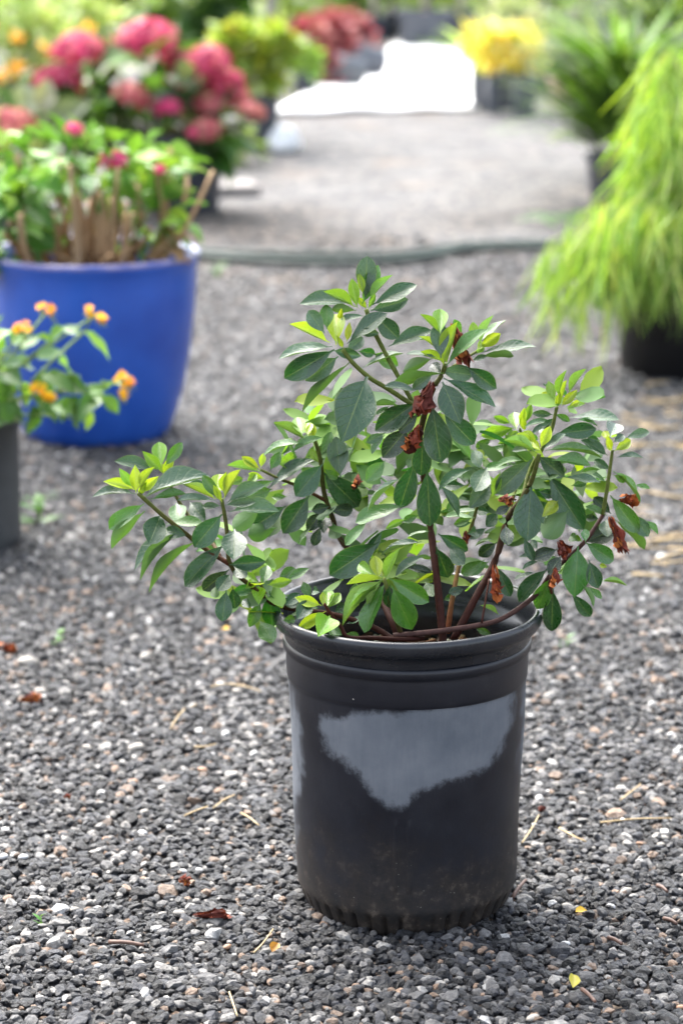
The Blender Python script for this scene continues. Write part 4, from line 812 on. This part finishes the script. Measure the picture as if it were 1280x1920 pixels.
# flat pale paver
p = gnd(428, 362); mb = MB(); lathe(mb, [(0, 0), (.086, 0), (.09, .006), (.09, .026), (.084, .032), (0, .033)], 40, sq=8, rad=lambda r, z, a: r * (1 + .03 * math.sin(5 * a)))
o = link('paver', mb.mesh('paver', False), None, plain('concrete', (.16, .15, .145), (.24, .22, .21), 20, .8, .4, .002, 120)); o.location = (p.x, p.y, 0); o.rotation_euler = (0, 0, .3); tag(o, 'flat pale concrete paver on the gravel by the pink hydrangea', 'paver')
# big-leaved plant
def bigleaf():
    p = Vector((-.62, 10.4, 0)); simple_pot('black pot of the big leaved dark green plant', p.x, p.y, .16, .13, .25, M_FARBLACK)
    t_ = plant('big_leaf_plant', 'dark green plant with very large leaves above the pink hydrangea', 'plant', (p.x, p.y, .22)); rg = random.Random(12); G = [(.035, .085, .014), (.055, .125, .02), (.02, .055, .011), (.10, .17, .035)]
    st = []
    for x, y, dx, dy in ((300, 10, 40, 30), (330, 40, -50, 30), (350, 15, 50, 40), (390, 25, -20, 60), (380, 10, 60, 20), (420, 30, 20, 45), (440, 12, -40, 30), (330, 70, 60, 20), (400, 75, 40, 15), (280, 20, -40, 20), (360, -10, 20, -50), (420, -15, 40, -40), (310, -15, -30, -40)):
        b0 = at(x, y, p.y + rg.uniform(-.15, .1)); t0 = at(x + dx * 1.7, y + dy * 1.4, p.y + rg.uniform(-.3, 0)); L = (t0 - b0).length
        place_leaf(t_, rg.choice(BLM), b0, t0, Vector((rg.uniform(-.3, .3), -.6, 1)), L * .62, jit(rg.choice(G), .2)); s0 = Vector((p.x + rg.uniform(-.05, .05), p.y, .21))
        st.append(([s0, (s0 + b0) / 2 + rvec(rg) * .03, b0], .007, .004, (.14, .14, .06), (.16, .22, .06)))
    leafy(t_, rg, 26, at(360, 60, p.y), (.18, .15, .14), .16, G); add_stems(t_, st)
bigleaf()
# orange-flowered plants, far left
for i, (px, py, lab, plab) in enumerate([(30, 250, 'loose bush dotted with small orange flowers, farthest left', 'black pot under the farthest left orange flowered bush'), (150, 232, 'loose pale green bush with orange flowers behind the pink hydrangea', 'black pot under the orange flowered bush behind the pink hydrangea')]):
    t_ = potted_bush(lab, plab, px, py, .12, .2, [(px - 10, 130, 75, 70), (px + 40, 70, 60, 50), (px - 20, 40, 60, 50), (px + 20, 190, 70, 40)], [(.34, .46, .14), (.42, .52, .2), (.26, .38, .10), (.5, .54, .28)], 900, .07, .02, 40 + i, name='flowering_bush', cat='bush')  # leaf greens lightened to stand in for the overexposed far background
    rg = random.Random(50 + i)
    for k in range(7):
        q = at(px + rg.uniform(-60, 70), rg.uniform(45, 150), t_.location.y - .2 + rg.uniform(-.05, .05)); mb = MB()
        for _ in range(14): blades(mb, q + rvec(rg) * .015, rvec(rg, .5), rvec(rg), .03, .018, jit(rg.choice([(.85, .35, .03), (.85, .5, .05)]), .1))
        tube(mb, [q, q + Vector((0, .03, -.06)), q + Vector((0, .12, -.14))], .003, .003, 5, (.25, .34, .1), 3)
        link('flower_cluster', mb.mesh('flower_cluster', False, True), t_, M_PETAL)
# red hydrangea row by the cloth and the toppled pots
REDS = [(.30, .045, .06), (.40, .10, .11), (.22, .03, .045), (.46, .18, .16), (.34, .11, .08)]
for i, (px, py, rr, hh, crown, lab, plab) in enumerate([
    (572, 186, .055, .12, [(570, 118, 28, 26)], 'small light green plant in small black pot by the red shrubs', 'small round black pot at the corner of the white cloth'),
    (610, 172, .07, .12, [(605, 135, 34, 26), (575, 75, 34, 30)], 'dusky red shrub behind the small black pot', 'black pot under the dusky red shrub behind the small pot'),
    (640, 150, .08, .14, [(632, 90, 40, 34), (612, 55, 34, 22)], 'middle dusky red shrub of the row beside the white cloth', 'black pot under the middle red shrub'),
    (668, 122, .08, .14, [(668, 85, 30, 28), (655, 55, 24, 24)], 'dusky red shrub nearest the far tubs', 'black pot under the red shrub nearest the tubs')]):
    cols = REDS if i else [(.2, .36, .07), (.28, .42, .1)]
    potted_bush(lab, plab, px, py, rr, hh, crown, cols, 420 if i else 160, .06, .035, 60 + i, name='red_shrub' if i else 'small_plant', cat='shrub' if i else 'plant', fm=M_PETAL if i else None)
for lab, px, py, rz in (('toppled black pot lying beside the red shrubs, nearer the small pot', 652, 166, .5), ('toppled black pot lying beside the red shrubs, nearer the far tubs', 696, 146, .3)):
    p = gnd(px, py); t_ = simple_pot(lab, p.x, p.y, .075, .06, .17, M_FARBLACK, tilt=(0, R(-84), rz), soil=False); t_.location.z = .078; t_.location.x += .06
# square tubs, far
for lab, px, py, w, h, sq in (('big square black tub standing at the end of the white cloth', 796, 97, .145, .21, 10), ('low grey tub between the red shrubs and the big square tub', 698, 76, .10, .13, 10), ('narrow black pot squeezed beside the big square tub', 735, 72, .045, .15, 0), ('dark tub partly hidden behind the yellow flowers', 862, 93, .085, .20, 10)):
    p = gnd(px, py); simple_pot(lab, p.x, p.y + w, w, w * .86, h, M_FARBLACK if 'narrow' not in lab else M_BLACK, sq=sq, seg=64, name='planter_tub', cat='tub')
    t_ = plant('sapling', {'b': 'sapling with a pale trunk in the big square tub', 'l': 'grassy green seedling tuft in the low grey tub', 'n': 'slim dark stemmed sapling in the narrow black pot', 'd': 'thin sapling in the dark tub behind the yellow flowers'}[lab[0]], 'sapling', (p.x, p.y + w, h * .86)); rg = random.Random(int(px)); mb = MB()
    tube(mb, [(p.x, p.y + w, h * .8), (p.x + .02, p.y + w, h + .4), (p.x - .02, p.y + w, h + 1.0)], .016, .008, 8, (.45, .38, .32) if lab[0] != 'n' else (.1, .08, .06)); link('trunk', mb.mesh('trunk', True, True), t_, M_BARK)
    mb = MB(); bush(mb, rg, (p.x, p.y + w, h + 1.0), (.3, .3, .35), 300, .09, .035, [(.2, .34, .08), (.3, .42, .12)]); add_foliage(t_, mb, 'crown')
# yellow-flowered plants in a row of pots
M_YPOT = plain('grey_blue_plastic', (0.05, 0.056, 0.075), (0.10, 0.11, 0.14), 18, 0.3, 0.1, 0.001, 200)  # plastic lightened for far haze and edge reflections, put into the colour
for i, (px, py, dy) in enumerate([(901, 208, .10), (927, 214, 0), (958, 208, .12), (984, 218, 0)]):
    p = gnd(px, py); r = (.040, .040, .042, .055)[i]
    nm = ['at the cloth corner', 'second from the cloth', 'third from the cloth', 'widest, farthest from the cloth'][i]
    simple_pot('dark grey pot of yellow flowers, ' + nm, p.x, p.y + r + dy, r, r * .9, .165, M_YPOT, group='row of yellow flower pots')
    t_ = plant('yellow_flower_plant', 'bright yellow spiky flowers, pot ' + nm, 'flowers', (p.x, p.y + r + dy, .14), 'yellow flowers in a row'); rg = random.Random(70 + i); mb = MB(); y = p.y + r + dy
    for _ in range(150):
        a = rg.uniform(0, 6.28); d = Vector((math.cos(a) * .6, math.sin(a) * .45, rg.uniform(.4, 1.2))); q = Vector((p.x + rg.uniform(-.06, .06), y + rg.uniform(-.06, .06), .15 + rg.uniform(0, .16)))
        blades(mb, q, d, Vector((0, 0, 1)), rg.uniform(.05, .12), rg.uniform(.012, .024), jit(rg.choice([(.80, .60, .02), (.80, .68, .14), (.62, .62, .06), (.4, .50, .06), (.75, .45, .02), (.85, .78, .4)]), .15))
    add_foliage(t_, mb)
strappy('strap_leaf_plant', 'plant with one long pale green blade behind the yellow flowers', 'plant', gnd(905, 170).x, gnd(905, 170).y, .12, 40, .26, .03, [(.38, .52, .1), (.3, .46, .08)], .06, 77, .9)
potted_bush('wispy grey green bush behind the yellow flowers', 'dark pot under the wispy grey green bush', 1040, 175, .09, .15, [(1030, 95, 45, 40), (1065, 110, 35, 40), (960, 40, 60, 45)], [(.34, .36, .26), (.42, .42, .32), (.3, .36, .18)], 700, .06, .016, 81)
for lab, px, py, m_, r in (('pale pink clay pot right of the yellow flowers', 1062, 192, plain('pale_clay', (.6, .42, .34), (.7, .55, .46), 20, .8), .075), ('light blue pot beside the pale pink clay pot', 1112, 194, plain('light_blue_glaze', (.4, .5, .62), (.5, .6, .7), 10, .35), .05)):
    p = gnd(px, py); simple_pot(lab, p.x, p.y + r, r, r * .8, .10, m_)
# backdrop shrubs and trees
HB = [(0.32, 0.5, 0.1), (0.48, 0.66, 0.16), (0.2, 0.34, 0.06), (0.64, 0.8, 0.28), (0.8, 0.85, 0.48)]  # greens lightened: washed-out far haze put into the leaf colour
rg0 = random.Random(99)
names = ['behind the farthest left orange flowers', 'behind the orange flowered bush', 'rising behind the big leaved plant', 'left of the pale trunk', 'right of the pale trunk', 'behind the low grey tub', 'behind the big square tub', 'behind the yellow flowers', 'behind the wispy grey bush', 'behind the tall strap plant', 'in the far corner past the strap plant']
for i, px in enumerate((-80, 80, 230, 380, 540, 670, 800, 920, 1050, 1190, 1340)):
    y = 16.6 + rg0.uniform(-.3, .9); x = at(px, 20, y).x; t_ = plant('background_shrub', 'soft pale green shrub ' + names[i], 'shrub', (x, y, 0)); rg = random.Random(100 + i); mb = MB()
    tube(mb, [(x, y, -.05), (x + .03, y, .5), (x - .04, y, 1.3)], .04, .015, 8, (.12, .09, .06))
    for k in range(4): a = rg.uniform(0, 6.28); tube(mb, [(x, y, .2 + .2 * k), (x + .2 * math.cos(a), y + .2 * math.sin(a), .4 + .25 * k), (x + .35 * math.cos(a), y + .3 * math.sin(a), .6 + .3 * k)], .02, .008, 6, (.12, .09, .06))
    link('trunk', mb.mesh('trunk', True, True), t_, M_BARK); mb = MB(); cl = [HB, HB[:3], HB[1:], HB][i % 4]
    for k in range(7): bush(mb, rg, (x + rg.uniform(-.25, .25), y + rg.uniform(-.25, .25), (.10, .16, .3, .5, .8, 1.1, 1.4)[k]), (.36, .32, .24), 150, .11, .045, cl, .3)
    o = add_foliage(t_, mb, 'crown')
p = Vector((at(508, 20, 15.8).x, 15.8, 0)); mb = MB(); t_ = plant('bare_trunk_tree', 'slim pale grey tree trunk standing among the far shrubs', 'tree', p); tube(mb, [p + Vector((0, 0, -.05)), p + Vector((.02, 0, 1)), p + Vector((-.02, 0, 2.4))], .035, .025, 10, (.3, .27, .25)); link('trunk', mb.mesh('trunk', True, True), t_, M_BARK)
mb = MB(); bush(mb, random.Random(5), p + Vector((0, 0, 2.6)), (.7, .7, .5), 400, .14, .06, HB); add_foliage(t_, mb, 'crown')

# ------------------------------------------------------------------ hose, debris
def hose(pts, lab, r=.011):
    m = M_HOSE; mb = MB(); P = [gnd(x, y, r + .004) for x, y in pts]; tube(mb, P, r, r, 10, None, 6)
    o = link('garden_hose', mb.mesh('garden_hose'), None, m); tag(o, lab, 'hose')
M_HOSE = plain('green_hose', (.009, .022, .017), (.02, .04, .03), 30, .6, .2, .001, 200)
hose([(300, 474), (400, 482), (470, 488), (560, 492), (660, 493), (740, 489), (810, 480), (860, 468), (930, 464), (1010, 462), (1080, 458), (1200, 450)], 'dark green garden hose lying across the gravel, nearer strand')
hose([(330, 468), (420, 474), (520, 477), (620, 478), (720, 478), (790, 473), (850, 462), (920, 457), (1010, 455), (1090, 452), (1200, 444)], 'dark green garden hose lying across the gravel, farther strand')

def pebbles():
    vs_ = []
    for s in range(4):
        rg = random.Random(200 + s); mb = MB(); V = []; n, k = 12, 7
        lathe(mb, [(0.001, -1)] + [(math.cos(a), math.sin(a)) for a in np.linspace(-1.1, 1.1, 6)] + [(0.001, 1)], 12, rad=lambda r, z, a: r * (1 + .14 * math.sin(2 * a + s) + .10 * math.sin(3 * a + 2 * z + s * 2)))
        vs_.append(mb.mesh('pebble'))
    T = [('p', 53, 1243, 42), ('p', 77, 1297, 26), ('p', 256, 1403, 32), ('p', 444, 1297, 22), ('p', 272, 1232, 26), ('p', 164, 1402, 20), ('w', 5, 1608, 24), ('w', 44, 1608, 22), ('p', 217, 1616, 22), ('o', 200, 1574, 18), ('o', 250, 1466, 20), ('o', 380, 1444, 20), ('p', 271, 1523, 20), ('w', 268, 1562, 20), ('w', 320, 1552, 16), ('p', 68, 1687, 28), ('p', 140, 1706, 20), ('p', 304, 1714, 16), ('p', 337, 1713, 24), ('p', 376, 1772, 22), ('o', 426, 1776, 20), ('p', 262, 1808, 22), ('w', 186, 1812, 18), ('p', 453, 1716, 18), ('p', 484, 1362, 26), ('w', 344, 1634, 16), ('w', 374, 1632, 16),
         ('p', 1090, 1490, 18), ('p', 1244, 1572, 20), ('p', 1172, 1672, 26), ('w', 1145, 1700, 18), ('p', 1028, 1712, 22), ('p', 1062, 1700, 24), ('o', 1276, 1890, 22), ('o', 1252, 1832, 20), ('w', 1060, 1770, 20), ('p', 998, 1910, 30), ('p', 1238, 1584, 16), ('w', 1090, 1445, 14), ('p', 1236, 1372, 16), ('w', 1168, 1538, 14), ('p', 1120, 1420, 16), ('o', 1198, 1582, 14)]
    lab = {'p': 'cream pebble lying among the dark gravel', 'w': 'small white pebble lying among the dark gravel', 'o': 'peach coloured pebble lying among the dark gravel'}
    mats = {'p': M_PEBBLE, 'o': M_PEACH, 'w': plain('white_stone', (.38, .38, .38), (.52, .52, .51), 60, .55, .3, .001, 300)}
    cache = {}
    for i, (k, x, y, w) in enumerate(T):
        key = (k, i % 4)
        if key not in cache:
            me = vs_[i % 4].copy(); me.materials.clear(); me.materials.append(mats[k]); cache[key] = me
        p = gnd(x, y, .005); r = w * .5 * pxm(p.y) * .95; o = bpy.data.objects.new('pebble', cache[key]); COL.objects.link(o)
        o.location = p + Vector((0, 0, r * .1)); o.scale = (r, r * .75, r * .55); o.rotation_euler = (rnd.uniform(-.3, .3), rnd.uniform(-.3, .3), rnd.uniform(-.5, .5)); tag(o, lab[k], 'pebble', {'p': 'cream pebbles', 'w': 'white pebbles', 'o': 'peach pebbles'}[k])
pebbles()
def stalk(px0, py0, px1, py1, lab, r=.0011, name='straw_stalk', mat=None, group="straw stalks on the gravel", cat='straw', z=.009, bow=6):
    a, b = gnd(px0, py0, z), gnd(px1, py1, z + .002); mid = gnd((px0 + px1) / 2, (py0 + py1) / 2 - bow * .4, z + .003); mb = MB(); tube(mb, [a, mid, b], r, r * .7, 6, None, 4)
    o = link(name, mb.mesh(name), None, mat or M_STRAW); tag(o, lab, cat, group)
S1 = 'thin pale straw stalk lying on the dark gravel near the nursery pot'
for q in [(320, 1366, 345, 1330), (345, 1330, 368, 1320), (395, 1288, 430, 1282), (430, 1282, 490, 1296), (345, 1530, 390, 1512), (400, 1515, 440, 1490), (452, 1524, 486, 1548), (476, 1786, 512, 1742), (430, 1860, 445, 1905), (978, 1580, 1010, 1528), (1048, 1552, 1098, 1578), (1125, 1542, 1258, 1534), (1162, 1500, 1200, 1470), (365, 1400, 405, 1395)]: stalk(*q, S1, bow=rnd.uniform(-8, 8))
rg = random.Random(17); S2 = 'dry straw stalk in the straw litter below the large black pot'
for _ in range(46):
    x, y = rg.uniform(1150, 1330), rg.choice([rg.gauss(845, 28), rg.gauss(1040, 22), rg.gauss(780, 25), rg.gauss(960, 40)]); l = rg.uniform(30, 95); an = rg.uniform(-.5, .35)
    stalk(x, y, x + l * math.cos(an), y + l * math.sin(an) * .5, S2, r=rg.uniform(.0011, .0026), group='straw litter under the large pot', bow=rg.uniform(-10, 10))
M_TWIG = plain('twig', (.06, .03, .022), (.14, .075, .05), 80, .6)
for q in [(205, 1766, 270, 1772), (1232, 1660, 1250, 1672), (1244, 1722, 1268, 1732), (960, 1682, 985, 1650), (1090, 1855, 1115, 1878), (1140, 1758, 1165, 1770)]: stalk(*q, 'short dark brown twig lying on the gravel', r=.0024, name='twig', mat=M_TWIG, group='twigs on the gravel', cat='twig', z=.0095)
for i, (x0, y0, x1, y1, w, lab) in enumerate([(338, 1648, 358, 1652, 34, 'curled red brown dried flower on the gravel beside white pebbles'), (368, 1716, 432, 1712, 30, 'long shrivelled red brown flower on the gravel'), (40, 1312, 78, 1308, 26, 'shrivelled rust red flower near the left edge of the gravel'), (-4, 1210, 36, 1214, 30, 'dark red withered flower under the lantana side'), (120, 1494, 134, 1492, 14, 'tiny orange red petal on the gravel'), (1010, 1520, 1020, 1512, 16, 'small rust coloured petal on a straw stalk')]):
    a, b = gnd(x0, y0, .013), gnd(x1, y1, .013); o = dried(None, a, b, w * pxm(a.y), i); tag(o, lab, 'dried flower')
def flat_leaf(px, py, L, col, lab, cat='fallen leaf', rz=0.0, rat=.5):
    root = thing('fallen_leaf', lab, cat, gnd(px, py, .010)); p = root.location
    o = bpy.data.objects.new('leaf_blade', BLM[2]); COL.objects.link(o); o.parent = root; o.scale = (L, L * rat, L); o.rotation_euler = (rnd.uniform(-.3, .3), -.25, rz); o.color = (*col, 1)
flat_leaf(1073, 1852, .024, (.42, .38, .05), 'small yellow leaf standing up in the gravel', rz=1.4)
flat_leaf(510, 1785, .018, (.36, .17, .03), 'small orange leaf chip beside the nursery pot', rz=1.2, rat=.6)
flat_leaf(418, 1180, .010, (.85, .5, .02), 'tiny bright yellow petal on the gravel left of the pot', 'petal', rat=.9)
flat_leaf(1078, 1710, .012, (.7, .45, .04), 'tiny yellow petal on the gravel right of the pot', 'petal', rat=.9)
rg = random.Random(33)
for px, py, n, L, lab in [(75, 985, 10, .04, 'young green weed growing in the gravel beside the lantana pot'), (112, 1212, 9, .016, 'tiny green seedling with a brown leaf in the gravel'), (1062, 1220, 5, .016, 'tiny green sprout right of the nursery pot'), (410, 520, 9, .03, 'small green weed in front of the hose'), (78, 1738, 4, .010, 'tiny bright green sprout in the near gravel'), (605, 1 + 690, 6, .02, 'small green sprout on the bare gravel behind the azalea')]:
    p = gnd(px, py); t_ = plant('weed', lab, 'weed', p); mb = MB()
    for k in range(n):
        a = rg.uniform(0, 6.28); d = Vector((math.cos(a), math.sin(a), rg.uniform(.5, 1.6))); blades(mb, p + Vector((0, 0, .002 + L * .5 * (k % 3))), d, Vector((0, 0, 1)), L * rg.uniform(.7, 1.2), L * .5, jit((.05, .15, .02), .2), .4, 4)
    tube(mb, [p, p + Vector((0, 0, L * 1.2))], L * .05 + .0006, L * .04, 5, (.16, .3, .08), 2); add_foliage(t_, mb, 'leaves', False)
